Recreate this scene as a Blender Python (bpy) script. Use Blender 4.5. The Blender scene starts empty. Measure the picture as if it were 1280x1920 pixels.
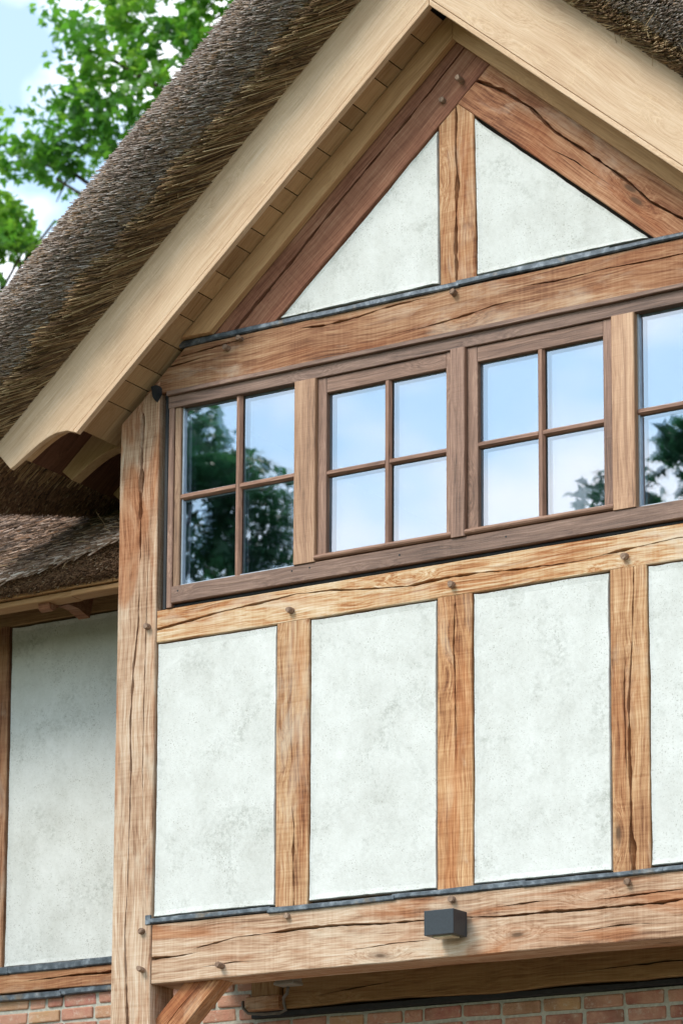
import bpy, bmesh, math, random
import numpy as np
from mathutils import Vector, Matrix, noise as mnoise

rng = np.random.default_rng(11)
random.seed(11)
scene = bpy.context.scene
COL = scene.collection

# ------------------------------------------------------------------ camera
cam_d = bpy.data.cameras.new('camera')
cam = bpy.data.objects.new('camera', cam_d)
COL.objects.link(cam)
cam_d.sensor_fit = 'VERTICAL'
cam_d.sensor_height = 36.0
cam_d.sensor_width = 24.0
cam_d.lens = 107.8
cam_d.shift_y = 0.380
cam_d.clip_end = 3000
cam.matrix_world = Matrix(((0.85035, 0.08718, 0.51895, 8.437),
                           (0.52620, -0.14999, -0.83703, -11.885),
                           (0.00486, 0.98484, -0.17342, 0.845),
                           (0, 0, 0, 1)))
cam_d.dof.use_dof = True
cam_d.dof.focus_distance = 14.5
cam_d.dof.aperture_fstop = 3.6
scene.camera = cam

# ------------------------------------------------------------------ light
SUN_AZ = math.radians(246)      # compass style angle of the sun in the XY plane (x = cos, y = sin)
SUN_EL = math.radians(44)
sun_dir = Vector((math.cos(SUN_AZ) * math.cos(SUN_EL), math.sin(SUN_AZ) * math.cos(SUN_EL), math.sin(SUN_EL)))
world = bpy.data.worlds.new('World')
scene.world = world
world.use_nodes = True
wt = world.node_tree
wt.nodes.clear()
w_out = wt.nodes.new('ShaderNodeOutputWorld')
w_bg = wt.nodes.new('ShaderNodeBackground')
w_bg.inputs['Strength'].default_value = 0.14
sky = wt.nodes.new('ShaderNodeTexSky')
sky.sky_type = 'NISHITA'
sky.sun_disc = False
sky.sun_elevation = SUN_EL
sky.sun_rotation = math.pi / 2 - SUN_AZ
sky.air_density = 1.0
sky.dust_density = 0.5
sky.ozone_density = 1.5
w_tc = wt.nodes.new('ShaderNodeTexCoord')
w_map = wt.nodes.new('ShaderNodeMapping')
w_map.inputs['Scale'].default_value = (1, 1, 1.7)
w_map.inputs['Location'].default_value = (1.7, 0.4, 0.9)
w_n = wt.nodes.new('ShaderNodeTexNoise')
w_n.inputs['Scale'].default_value = 11.0
w_n.inputs['Detail'].default_value = 7.0
w_n.inputs['Roughness'].default_value = 0.5
w_r = wt.nodes.new('ShaderNodeValToRGB')
w_r.color_ramp.elements[0].position = 0.44
w_r.color_ramp.elements[0].color = (0.17, 0.17, 0.17, 1)
w_r.color_ramp.elements[1].position = 0.64
w_mix = wt.nodes.new('ShaderNodeMix')
w_mix.data_type = 'RGBA'
w_mix.inputs[7].default_value = (8.6, 8.9, 9.3, 1)
wt.links.new(w_tc.outputs['Generated'], w_map.inputs['Vector'])
wt.links.new(w_map.outputs['Vector'], w_n.inputs['Vector'])
wt.links.new(w_n.outputs['Fac'], w_r.inputs['Fac'])
wt.links.new(w_r.outputs['Color'], w_mix.inputs[0])
w_tint = wt.nodes.new('ShaderNodeMix')
w_tint.data_type = 'RGBA'
w_tint.blend_type = 'MULTIPLY'
w_tint.inputs[0].default_value = 1.0
w_tint.inputs[7].default_value = (0.90, 1.09, 1.05, 1)
wt.links.new(sky.outputs['Color'], w_tint.inputs[6])
wt.links.new(w_tint.outputs[2], w_mix.inputs[6])
wt.links.new(w_mix.outputs[2], w_bg.inputs['Color'])
wt.links.new(w_bg.outputs['Background'], w_out.inputs['Surface'])

sun_d = bpy.data.lights.new('sun', 'SUN')
sun_d.energy = 1.5
sun_d.angle = math.radians(22)
sun_d.color = (1.0, 0.95, 0.87)
sun = bpy.data.objects.new('sun', sun_d)
COL.objects.link(sun)
sun.rotation_euler = sun_dir.to_track_quat('Z', 'Y').to_euler()
sun.location = (0, 0, 30)

scene.cycles.max_bounces = 6
scene.cycles.diffuse_bounces = 3
scene.cycles.glossy_bounces = 3
scene.cycles.transmission_bounces = 3
scene.cycles.transparent_max_bounces = 8
scene.cycles.caustics_reflective = False
scene.cycles.caustics_refractive = False
scene.view_settings.view_transform = 'Standard'
scene.view_settings.look = 'None'
scene.view_settings.exposure = 0.97
scene.view_settings.gamma = 1.0
scene.view_settings.use_curve_mapping = False

# ------------------------------------------------------------------ node helpers
class M:
    def __init__(self, name):
        self.mat = bpy.data.materials.new(name)
        self.mat.use_nodes = True
        self.nt = self.mat.node_tree
        self.nt.nodes.clear()
        self.out = self.n('ShaderNodeOutputMaterial')
    def n(self, t, **kw):
        nd = self.nt.nodes.new(t)
        for k, v in kw.items():
            setattr(nd, k, v)
        return nd
    def l(self, a, b):
        self.nt.links.new(a, b)
    def setin(self, sock, v):
        if isinstance(v, bpy.types.NodeSocket):
            self.l(v, sock)
        else:
            sock.default_value = v
    def math(self, op, a, b=0.0, clamp=False):
        nd = self.n('ShaderNodeMath', operation=op, use_clamp=clamp)
        self.setin(nd.inputs[0], a)
        self.setin(nd.inputs[1], b)
        return nd.outputs[0]
    def vmath(self, op, a, b):
        nd = self.n('ShaderNodeVectorMath', operation=op)
        self.setin(nd.inputs[0], a)
        self.setin(nd.inputs[1], b)
        return nd.outputs[0]
    def noise(self, vec, scale=1.0, detail=3.0, rough=0.55, dist=0.0, color=False):
        nd = self.n('ShaderNodeTexNoise')
        self.setin(nd.inputs['Vector'], vec)
        nd.inputs['Scale'].default_value = scale
        nd.inputs['Detail'].default_value = detail
        nd.inputs['Roughness'].default_value = rough
        nd.inputs['Distortion'].default_value = dist
        return nd.outputs['Color' if color else 'Fac']
    def ramp(self, fac, stops, interp='LINEAR'):
        nd = self.n('ShaderNodeValToRGB')
        cr = nd.color_ramp
        cr.interpolation = interp
        while len(cr.elements) < len(stops):
            cr.elements.new(0.5)
        for e, (p, c) in zip(cr.elements, stops):
            e.position = p
            e.color = (c[0], c[1], c[2], 1) if not isinstance(c, (int, float)) else (c, c, c, 1)
        self.l(fac, nd.inputs['Fac'])
        return nd.outputs['Color']
    def mix(self, fac, a, b, mode='MIX'):
        nd = self.n('ShaderNodeMix', data_type='RGBA', blend_type=mode)
        self.setin(nd.inputs[0], fac)
        for s, v in ((nd.inputs[6], a), (nd.inputs[7], b)):
            if isinstance(v, tuple) and len(v) == 3:
                v = (*v, 1)
            self.setin(s, v)
        return nd.outputs[2]
    def bump(self, h, strength=0.3, dist=0.01):
        nd = self.n('ShaderNodeBump')
        nd.inputs['Strength'].default_value = strength
        nd.inputs['Distance'].default_value = dist
        self.l(h, nd.inputs['Height'])
        return nd.outputs['Normal']
    def bsdf(self, color, rough=0.7, normal=None, spec=0.3, metallic=0.0):
        nd = self.n('ShaderNodeBsdfPrincipled')
        self.setin(nd.inputs['Base Color'], (*color, 1) if isinstance(color, tuple) and len(color) == 3 else color)
        self.setin(nd.inputs['Roughness'], rough)
        nd.inputs['Specular IOR Level'].default_value = spec
        nd.inputs['Metallic'].default_value = metallic
        if normal is not None:
            self.l(normal, nd.inputs['Normal'])
        return nd.outputs[0]
    def done(self, shader):
        self.l(shader, self.out.inputs['Surface'])
        return self.mat
    def objvec(self):
        tc = self.n('ShaderNodeTexCoord')
        oi = self.n('ShaderNodeObjectInfo')
        wn = self.n('ShaderNodeTexWhiteNoise', noise_dimensions='1D')
        self.l(oi.outputs['Random'], wn.inputs['W'])
        off = self.vmath('MULTIPLY', wn.outputs['Color'], (40, 40, 40))
        return self.vmath('ADD', tc.outputs['Object'], off), oi

def oak(name, stops, knots=1.0, saw=0.12, streak=0.5, fleck=0.0, rough=0.78, contrast=1.0, gloss=0.25, redstain=0.0, bleach=0.0):
    m = M(name)
    p, oi = m.objvec()
    # slow wander of the grain
    wv = m.noise(m.vmath('MULTIPLY', p, (1.6, 2.0, 2.0)), 1.0, 2.0, color=True)
    p = m.vmath('ADD', p, m.vmath('MULTIPLY', m.vmath('SUBTRACT', wv, (0.5, 0.5, 0.5)), (0.0, 0.065, 0.065)))
    # knots pull the grain round them
    vo = m.n('ShaderNodeTexVoronoi', feature='F1')
    m.l(m.vmath('MULTIPLY', p, (1.7, 5.2, 5.2)), vo.inputs['Vector'])
    vo.inputs['Scale'].default_value = 1.0
    d = vo.outputs['Distance']
    near = m.ramp(d, [(0.0, 1.0), (0.34, 0.0)], 'EASE')
    pk = m.vmath('ADD', p, m.vmath('MULTIPLY', near, (0.0, 0.045, 0.045)))
    tone = m.noise(m.vmath('MULTIPLY', p, (1.1, 4.0, 4.0)), 1.0, 4.0, 0.6)
    g1 = m.noise(m.vmath('MULTIPLY', pk, (1.3, 28.0, 28.0)), 1.0, 6.0, 0.66, 0.15)
    g2 = m.noise(m.vmath('MULTIPLY', pk, (3.5, 130.0, 130.0)), 1.0, 4.0, 0.65)
    sw = m.noise(m.vmath('MULTIPLY', p, (85.0, 3.0, 3.0)), 1.0, 3.0, 0.6)
    f = m.math('ADD', m.math('MULTIPLY', tone, 0.55), m.math('MULTIPLY', g1, 0.5))
    f = m.math('ADD', f, m.math('MULTIPLY', m.math('SUBTRACT', g2, 0.5), 0.85))
    f = m.math('ADD', f, m.math('MULTIPLY', m.math('SUBTRACT', sw, 0.5), saw))
    f = m.math('ADD', m.math('MULTIPLY', m.math('SUBTRACT', f, 0.525), 1.6 * contrast), 0.5)
    col = m.ramp(f, stops)
    # silvered, bleached patches
    bl = m.noise(m.vmath('MULTIPLY', p, (2.2, 6.0, 6.0)), 1.0, 5.0, 0.65, 0.5)
    col = m.mix(m.math('MULTIPLY', m.ramp(bl, [(0.53, 0.0), (0.68, 1.0)]), bleach), col, (0.60, 0.49, 0.37))
    # dark mineral streaks along the grain
    st = m.noise(m.vmath('MULTIPLY', pk, (0.9, 44.0, 44.0)), 1.0, 3.0, 0.5)
    st = m.ramp(st, [(0.60, 0.0), (0.72, 1.0)])
    col = m.mix(m.math('MULTIPLY', st, streak), col, (0.52, 0.42, 0.36), 'MULTIPLY')
    if redstain:
        rs = m.noise(m.vmath('MULTIPLY', p, (1.1, 5.5, 5.5)), 1.0, 4.0, 0.6, 0.8)
        rs = m.ramp(rs, [(0.50, 0.0), (0.64, 1.0)])
        col = m.mix(m.math('MULTIPLY', rs, redstain), col, (0.78, 0.52, 0.37), 'MULTIPLY')
    if fleck:
        fv = m.n('ShaderNodeTexVoronoi', feature='DISTANCE_TO_EDGE')
        m.l(m.vmath('MULTIPLY', pk, (22.0, 55.0, 55.0)), fv.inputs['Vector'])
        fv.inputs['Scale'].default_value = 1.0
        fm = m.ramp(fv.outputs['Distance'], [(0.0, 1.0), (0.06, 0.0)])
        fl = m.ramp(m.noise(p, 7.0, 2.0), [(0.52, 0.0), (0.62, 1.0)])
        col = m.mix(m.math('MULTIPLY', m.math('MULTIPLY', fm, fl), fleck), col, (0.78, 0.62, 0.42))
    if knots:
        # only some cells hold a knot
        sel = m.n('ShaderNodeSeparateColor')
        m.l(vo.outputs['Color'], sel.inputs[0])
        on = m.math('GREATER_THAN', sel.outputs[0], 0.5)
        km = m.ramp(d, [(0.0, 1.0), (0.05, 0.9), (0.075, 0.35), (0.15, 0.0)])
        col = m.mix(m.math('MULTIPLY', m.math('MULTIPLY', km, on), knots), col, (0.10, 0.055, 0.03))
    col = m.mix(1.0, col, oi.outputs['Color'], 'MULTIPLY')
    h = m.math('ADD', m.math('MULTIPLY', g2, 0.5), m.math('ADD', m.math('MULTIPLY', g1, 0.8), m.math('MULTIPLY', sw, 0.35)))
    return m.done(m.bsdf(col, rough, m.bump(h, 0.55, 0.006), gloss))

MAT = {}
MAT['oak_warm'] = oak('oak_warm', [(0.05, (0.13, 0.05, 0.022)), (0.33, (0.33, 0.16, 0.075)), (0.60, (0.48, 0.28, 0.145)), (0.92, (0.63, 0.44, 0.27))], saw=0.26, redstain=0.7, bleach=0.5, contrast=1.2)
MAT['oak_pale'] = oak('oak_pale', [(0.05, (0.17, 0.085, 0.048)), (0.35, (0.38, 0.225, 0.135)), (0.62, (0.52, 0.355, 0.24)), (0.95, (0.64, 0.51, 0.385))], saw=0.20, redstain=0.95, bleach=0.6, contrast=1.2)
MAT['oak_rail'] = oak('oak_rail', [(0.05, (0.18, 0.06, 0.02)), (0.33, (0.42, 0.19, 0.075)), (0.58, (0.56, 0.375, 0.21)), (0.92, (0.69, 0.56, 0.41))], saw=0.12, redstain=0.75, contrast=1.25, bleach=0.65)
MAT['oak_tie'] = oak('oak_tie', [(0.05, (0.10, 0.04, 0.02)), (0.35, (0.24, 0.105, 0.052)), (0.62, (0.36, 0.19, 0.10)), (0.95, (0.48, 0.30, 0.18))], saw=0.16, redstain=0.6, bleach=0.4, contrast=1.2)
MAT['oak_red'] = oak('oak_red', [(0.05, (0.10, 0.035, 0.02)), (0.35, (0.20, 0.078, 0.045)), (0.62, (0.29, 0.125, 0.072)), (0.95, (0.40, 0.21, 0.13))], saw=0.2, streak=0.3)
MAT['oak_dark'] = oak('oak_dark', [(0.05, (0.09, 0.045, 0.02)), (0.35, (0.22, 0.12, 0.05)), (0.62, (0.32, 0.19, 0.085)), (0.95, (0.42, 0.28, 0.14))], saw=0.12)
MAT['board'] = oak('planed_oak_board', [(0.05, (0.38, 0.235, 0.14)), (0.35, (0.53, 0.37, 0.245)), (0.62, (0.62, 0.465, 0.33)), (0.95, (0.70, 0.575, 0.45))], knots=0.0, saw=0.0, streak=0.22, fleck=0.35, contrast=0.8, rough=0.6)
MAT['soffit'] = oak('soffit_oak', [(0.05, (0.27, 0.14, 0.065)), (0.35, (0.45, 0.27, 0.135)), (0.62, (0.54, 0.345, 0.185)), (0.95, (0.62, 0.43, 0.25))], knots=0.6, saw=0.05, contrast=0.8)
MAT['joinery'] = oak('stained_joinery', [(0.05, (0.055, 0.03, 0.02)), (0.35, (0.145, 0.08, 0.054)), (0.62, (0.215, 0.125, 0.088)), (0.95, (0.34, 0.215, 0.155))], knots=0.0, saw=0.05, streak=0.4, rough=0.55, gloss=0.4)
MAT['mullion'] = oak('oak_mullion', [(0.05, (0.13, 0.075, 0.045)), (0.35, (0.32, 0.195, 0.12)), (0.62, (0.43, 0.285, 0.185)), (0.95, (0.53, 0.39, 0.27))], knots=0.25, saw=0.05, streak=0.65, rough=0.55, gloss=0.4)
MAT['peg'] = oak('oak_peg', [(0.05, (0.09, 0.05, 0.03)), (0.35, (0.20, 0.125, 0.085)), (0.62, (0.30, 0.20, 0.14)), (0.95, (0.42, 0.30, 0.22))], knots=0.0)
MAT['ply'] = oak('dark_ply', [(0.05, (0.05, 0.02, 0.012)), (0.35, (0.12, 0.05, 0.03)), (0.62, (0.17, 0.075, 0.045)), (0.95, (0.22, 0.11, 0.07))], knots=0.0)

def plaster():
    m = M('lime_plaster')
    geo = m.n('ShaderNodeNewGeometry')
    p = geo.outputs['Position']
    big = m.noise(p, 2.6, 5.0, 0.6)
    mid = m.noise(p, 8.0, 6.0, 0.68, 0.5)
    fine = m.noise(p, 70.0, 4.0, 0.7)
    streak = m.noise(m.vmath('MULTIPLY', p, (12.0, 12.0, 1.3)), 1.0, 3.0, 0.55)
    f = m.math('ADD', m.math('MULTIPLY', big, 0.7), m.math('ADD', m.math('MULTIPLY', mid, 0.45), m.math('MULTIPLY', streak, 0.22)))
    f = m.math('ADD', f, m.math('MULTIPLY', m.math('SUBTRACT', fine, 0.5), 0.42))
    col = m.ramp(f, [(0.40, (0.475, 0.47, 0.43)), (0.58, (0.56, 0.558, 0.52)), (0.74, (0.62, 0.62, 0.585)), (0.92, (0.68, 0.68, 0.65))])
    # damp, dirty clouds
    dirt = m.ramp(m.noise(p, 3.4, 6.0, 0.72, 0.4), [(0.50, 0.0), (0.70, 1.0)])
    dn = m.ramp(m.noise(p, 45.0, 6.0, 0.8), [(0.44, 0.0), (0.60, 1.0)])
    col = m.mix(m.math('MULTIPLY', m.math('MULTIPLY', dirt, dn), 0.68), col, (0.27, 0.275, 0.235))
    # pits and specks
    pit = m.ramp(m.noise(p, 130.0, 2.0, 0.5), [(0.60, 0.0), (0.66, 1.0)])
    pm = m.ramp(m.noise(p, 6.0, 5.0, 0.7), [(0.42, 0.08), (0.62, 1.0)])
    col = m.mix(m.math('MULTIPLY', m.math('MULTIPLY', pit, pm), 0.7), col, (0.24, 0.22, 0.18))
    h = m.math('ADD', m.math('MULTIPLY', fine, 0.5), m.math('SUBTRACT', mid, m.math('MULTIPLY', pit, 0.5)))
    return m.done(m.bsdf(col, 0.92, m.bump(h, 0.35, 0.006), 0.15))
MAT['plaster'] = plaster()

def lead():
    m = M('lead_sheet')
    geo = m.n('ShaderNodeNewGeometry')
    p = geo.outputs['Position']
    f = m.noise(p, 22.0, 5.0, 0.65)
    col = m.ramp(f, [(0.32, (0.045, 0.055, 0.066)), (0.52, (0.095, 0.112, 0.13)), (0.68, (0.22, 0.245, 0.27)), (0.8, (0.42, 0.44, 0.45))])
    rust = m.ramp(m.noise(m.vmath('ADD', p, (3.0, 1.0, 2.0)), 5.0, 4.0, 0.6), [(0.58, 0.0), (0.68, 1.0)])
    col = m.mix(m.math('MULTIPLY', rust, 0.55), col, (0.30, 0.19, 0.08))
    return m.done(m.bsdf(col, 0.5, m.bump(f, 0.4, 0.006), 0.5, 0.45))
MAT['lead'] = lead()

def simple(name, color, rough=0.6, spec=0.3, metallic=0.0, var=0.25, scale=30.0):
    m = M(name)
    geo = m.n('ShaderNodeNewGeometry')
    f = m.noise(geo.outputs['Position'], scale, 4.0, 0.6)
    col = m.ramp(f, [(0.3, tuple(c * (1 - var) for c in color)), (0.7, tuple(min(1, c * (1 + var)) for c in color))])
    return m.done(m.bsdf(col, rough, m.bump(f, 0.15, 0.004), spec, metallic))
MAT['black'] = simple('black_rubber', (0.018, 0.019, 0.021), 0.6)
MAT['void'] = simple('dark_backing', (0.035, 0.026, 0.02), 0.9)
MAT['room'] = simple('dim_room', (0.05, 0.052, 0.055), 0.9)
MAT['spacer'] = simple('glazing_spacer', (0.42, 0.47, 0.52), 0.35, 0.5, 0.6, 0.1)
MAT['mortar'] = simple('mortar', (0.44, 0.425, 0.36), 0.95, 0.1, 0.0, 0.2, 60)
MAT['lamp'] = simple('anthracite_paint', (0.021, 0.027, 0.034), 0.45, 0.4, 0.0, 0.12, 90)
MAT['lens'] = simple('frosted_lens', (0.62, 0.55, 0.40), 0.3)
MAT['box_grey'] = simple('grey_plastic', (0.30, 0.30, 0.27), 0.5, 0.4, 0.0, 0.08)
MAT['cable'] = simple('grey_cable', (0.14, 0.13, 0.115), 0.55)
MAT['wire'] = simple('steel_wire', (0.5, 0.47, 0.42), 0.35, 0.5, 0.8)

def brickmat():
    m = M('handmade_brick')
    p, oi = m.objvec()
    f = m.noise(p, 14.0, 5.0, 0.65)
    big = m.noise(p, 4.5, 2.0)
    wn = m.n('ShaderNodeTexWhiteNoise', noise_dimensions='1D')
    m.l(oi.outputs['Random'], wn.inputs['W'])
    base = m.ramp(wn.outputs['Value'], [(0.0, (0.32, 0.12, 0.085)), (0.3, (0.44, 0.19, 0.135)), (0.55, (0.50, 0.25, 0.17)), (0.75, (0.40, 0.15, 0.12)), (0.9, (0.50, 0.30, 0.15)), (1.0, (0.22, 0.10, 0.075))])
    col = m.mix(m.ramp(f, [(0.35, 0.0), (0.65, 0.7)]), base, (0.52, 0.31, 0.21))
    col = m.mix(m.ramp(big, [(0.55, 0.0), (0.7, 0.55)]), col, (0.17, 0.075, 0.055))
    chalk = m.ramp(m.noise(p, 30.0, 5.0, 0.7), [(0.56, 0.0), (0.7, 0.6)])
    col = m.mix(chalk, col, (0.60, 0.52, 0.42))
    return m.done(m.bsdf(col, 0.9, m.bump(m.noise(p, 60.0, 5.0, 0.7), 0.8, 0.008), 0.15))
MAT['brick'] = brickmat()

def reedmat(name, stops):
    m = M(name)
    at = m.n('ShaderNodeAttribute', attribute_name='tone')
    geo = m.n('ShaderNodeNewGeometry')
    f = m.math('ADD', at.outputs['Fac'], m.math('MULTIPLY', m.math('SUBTRACT', m.noise(geo.outputs['Position'], 40.0, 3.0), 0.5), 0.25))
    return m.done(m.bsdf(m.ramp(f, stops), 0.75, None, 0.3))
MAT['reed_gold'] = reedmat('golden_reed', [(0.0, (0.05, 0.026, 0.014)), (0.35, (0.17, 0.096, 0.050)), (0.68, (0.36, 0.215, 0.108)), (1.0, (0.68, 0.50, 0.29))])
MAT['reed_grey'] = reedmat('weathered_reed', [(0.0, (0.05, 0.036, 0.03)), (0.3, (0.185, 0.128, 0.098)), (0.6, (0.335, 0.256, 0.215)), (0.87, (0.50, 0.45, 0.42)), (1.0, (0.30, 0.185, 0.108))])
MAT['reed_butt'] = reedmat('brown_reed_butts', [(0.0, (0.045, 0.022, 0.012)), (0.4, (0.17, 0.09, 0.05)), (0.75, (0.30, 0.175, 0.10)), (1.0, (0.42, 0.32, 0.22))])

MAT['reed_wing'] = reedmat('brown_wing_reed', [(0.0, (0.035, 0.02, 0.013)), (0.3, (0.15, 0.088, 0.056)), (0.55, (0.28, 0.185, 0.128)), (0.8, (0.60, 0.52, 0.46)), (1.0, (0.30, 0.15, 0.075))])
def thatchbase():
    m = M('packed_thatch')
    geo = m.n('ShaderNodeNewGeometry')
    f = m.noise(geo.outputs['Position'], 70.0, 4.0, 0.7)
    col = m.ramp(f, [(0.3, (0.025, 0.016, 0.011)), (0.55, (0.10, 0.07, 0.05)), (0.75, (0.18, 0.14, 0.11))])
    return m.done(m.bsdf(col, 0.95, m.bump(f, 1.0, 0.03), 0.1))
MAT['thatch'] = thatchbase()

def glassmat():
    m = M('coated_window_glass')
    lw = m.n('ShaderNodeFresnel')
    lw.inputs['IOR'].default_value = 1.52
    tc = m.n('ShaderNodeTexCoord')
    wob = m.bump(m.noise(tc.outputs['Object'], 3.0, 1.0), 0.02, 0.01)
    gl = m.n('ShaderNodeBsdfGlossy')
    gl.inputs['Color'].default_value = (0.93, 0.95, 1.0, 1)
    gl.inputs['Roughness'].default_value = 0.0
    m.l(wob, gl.inputs['Normal'])
    tr = m.n('ShaderNodeBsdfTransparent')
    tr.inputs['Color'].default_value = (0.82, 0.88, 0.92, 1)
    mx = m.n('ShaderNodeMixShader')
    m.l(m.math('ADD', lw.outputs[0], 0.25, True), mx.inputs[0])
    m.l(tr.outputs[0], mx.inputs[1])
    m.l(gl.outputs[0], mx.inputs[2])
    return m.done(mx.outputs[0])
MAT['glass'] = glassmat()

def leafmat(name, stops, trans):
    m = M(name)
    at = m.n('ShaderNodeAttribute', attribute_name='tone')
    col = m.ramp(at.outputs['Fac'], stops)
    b = m.bsdf(col, 0.45, None, 0.4)
    t = m.n('ShaderNodeBsdfTranslucent')
    m.l(m.mix(1.0, col, trans, 'MULTIPLY'), t.inputs['Color'])
    mx = m.n('ShaderNodeMixShader')
    mx.inputs[0].default_value = 0.45
    m.l(b, mx.inputs[1])
    m.l(t.outputs[0], mx.inputs[2])
    return m.done(mx.outputs[0])
MAT['leaf'] = leafmat('maple_leaf', [(0.0, (0.025, 0.095, 0.016)), (0.5, (0.08, 0.215, 0.03)), (1.0, (0.21, 0.35, 0.055))], (2.1, 2.2, 1.2))
MAT['leaf_dark'] = leafmat('dark_leaf', [(0.0, (0.014, 0.045, 0.028)), (0.5, (0.045, 0.14, 0.075)), (1.0, (0.10, 0.24, 0.11))], (1.4, 1.7, 1.3))
MAT['bark'] = simple('bark', (0.07, 0.055, 0.042), 0.95, 0.1, 0.0, 0.5, 20)

def groundmat():
    m = M('lawn_and_gravel')
    geo = m.n('ShaderNodeNewGeometry')
    p = geo.outputs['Position']
    grass = m.ramp(m.noise(p, 9.0, 6.0, 0.7), [(0.3, (0.03, 0.055, 0.012)), (0.7, (0.085, 0.13, 0.03))])
    grav = m.ramp(m.noise(p, 40.0, 5.0, 0.7), [(0.3, (0.12, 0.10, 0.078)), (0.7, (0.24, 0.21, 0.17))])
    sep = m.n('ShaderNodeSeparateXYZ')
    m.l(p, sep.inputs[0])
    edge = m.math('ADD', sep.outputs[1], m.math('MULTIPLY', m.noise(p, 0.6, 3.0), 3.0))
    fac = m.ramp(m.math('MULTIPLY', m.math('ADD', edge, 10.0), 0.5), [(0.0, 0.0), (0.4, 1.0)])
    return m.done(m.bsdf(m.mix(fac, grass, grav), 0.95, m.bump(m.noise(p, 50.0, 4.0), 0.6, 0.02), 0.1))
MAT['ground'] = groundmat()

# ------------------------------------------------------------------ mesh helpers
def link(name, me, mat, parent=None, mw=None, kind=None, label=None, color=None):
    o = bpy.data.objects.new(name, me)
    COL.objects.link(o)
    if mat is not None and len(me.materials) == 0:
        me.materials.append(mat)
    if mw is not None:
        o.matrix_world = mw
    if parent is not None:
        o.parent = parent
        if mw is not None and parent.type != 'EMPTY':
            o.matrix_parent_inverse = parent.matrix_world.inverted()
    if kind:
        o['kind'] = kind
    if label:
        o['label'] = label
    if color:
        o.color = (*color, 1)
    return o

def pymesh(name, verts, faces):
    me = bpy.data.meshes.new(name)
    me.from_pydata([tuple(v) for v in verts], [], faces)
    me.update()
    return me

def fastmesh(name, verts, faces_list, tone=None):
    """verts (n,3); faces_list: list of int arrays (k,m)"""
    me = bpy.data.meshes.new(name)
    verts = np.asarray(verts, dtype=np.float32)
    me.vertices.add(len(verts))
    me.vertices.foreach_set('co', verts.ravel())
    loops = np.concatenate([f.ravel() for f in faces_list]).astype(np.int32)
    sizes = np.concatenate([np.full(len(f), f.shape[1], dtype=np.int32) for f in faces_list])
    starts = np.concatenate([[0], np.cumsum(sizes)[:-1]]).astype(np.int32)
    me.loops.add(len(loops))
    me.loops.foreach_set('vertex_index', loops)
    me.polygons.add(len(sizes))
    me.polygons.foreach_set('loop_start', starts)
    me.polygons.foreach_set('loop_total', sizes)
    me.update(calc_edges=True)
    if tone is not None:
        a = me.attributes.new('tone', 'FLOAT', 'POINT')
        a.data.foreach_set('value', np.asarray(tone, dtype=np.float32))
    me.validate()
    return me

def wobble(x, seed, f=1.0):
    return (mnoise.noise(Vector((x * f, seed * 7.31, 0.5))) + 0.5 * mnoise.noise(Vector((x * f * 2.7, seed * 3.17, 4.5))))

def frame(o, ux, uy):
    ux = Vector(ux).normalized()
    uy = Vector(uy).normalized()
    uz = ux.cross(uy)
    return Matrix(((ux.x, uy.x, uz.x, o[0]), (ux.y, uy.y, uz.y, o[1]), (ux.z, uy.z, uz.z, o[2]), (0, 0, 0, 1)))

_tseed = [0]
def timber(name, o, ux, uy, L, W, D, mat, parent, cracks=(), k0=0.0, k1=0.0, bev=0.004, wob=0.0025, step=None, color=None, label=None, chamfer=None):
    """a length of timber: local x along it, y across its face, z out of the face (front at 0, back at -D).
    cracks: lists of (fraction along, fraction across, width) - shakes cut into the face as real grooves"""
    _tseed[0] += 1
    sd = _tseed[0]
    if step is None:
        step = 0.012 if cracks else 0.06
    n = max(2, int(L / step) + 1)
    bev = min(bev, W * 0.2, D * 0.3)
    ncr = len(cracks)
    verts = []
    R = 8 + 3 * ncr
    for i in range(n):
        u = i / (n - 1)
        s = u * L
        yb = wob * wobble(s, sd, 2.2)
        yt = W + wob * wobble(s, sd + 50, 2.2)
        zf = 0.0015 * wobble(s, sd + 90, 3.0) if wob else 0.0
        rows = [(yb, -bev), (yb + bev, zf)]
        last = yb + bev
        for ci, cr in enumerate(cracks):
            us = [c[0] for c in cr]
            yc = float(np.interp(u, us, [c[1] for c in cr])) * W
            wd = float(np.interp(u, us, [c[2] for c in cr], left=0.0, right=0.0))
            if wd > 0:
                yc += 0.0022 * wobble(s, sd + 11 * ci + 5, 9.0) + 0.0012 * wobble(s, sd + 11 * ci + 6, 40.0)
                wd *= 1.9 * max(0.22, 0.95 + 0.9 * wobble(s, sd + 11 * ci + 8, 14.0))
            half = max(wd * 0.5, 0.0003)
            yc = max(yc, last + half + 0.001)
            yc = min(yc, yt - bev - 0.004 * (ncr - ci))
            dep = 0.0 if wd < 0.0004 else min(0.045, 0.004 + wd * 6)
            dep = min(dep, D * 0.6)
            rows += [(yc - half, zf), (yc + 0.15 * half, zf - dep), (yc + half, zf)]
            last = yc + half
        rows += [(yt - bev, zf), (yt, -bev), (yt, -D + bev), (yt - bev, -D), (yb + bev, -D), (yb, -D + bev)]
        for (y, z) in rows:
            x0 = k0 * y
            x1 = L + k1 * y
            verts.append((x0 + (x1 - x0) * u, y, z))
    faces = []
    for i in range(n - 1):
        a = i * R
        b = a + R
        for r in range(R):
            q = (r + 1) % R
            faces.append((a + r, b + r, b + q, a + q))
    faces.append(tuple(range(R - 1, -1, -1))[::-1])
    faces.append(tuple(range((n - 1) * R, n * R))[::-1])
    me = pymesh(name, verts, faces)
    ob = link(name, me, mat, parent, frame(o, ux, uy), color=color, label=label)
    return ob

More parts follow.
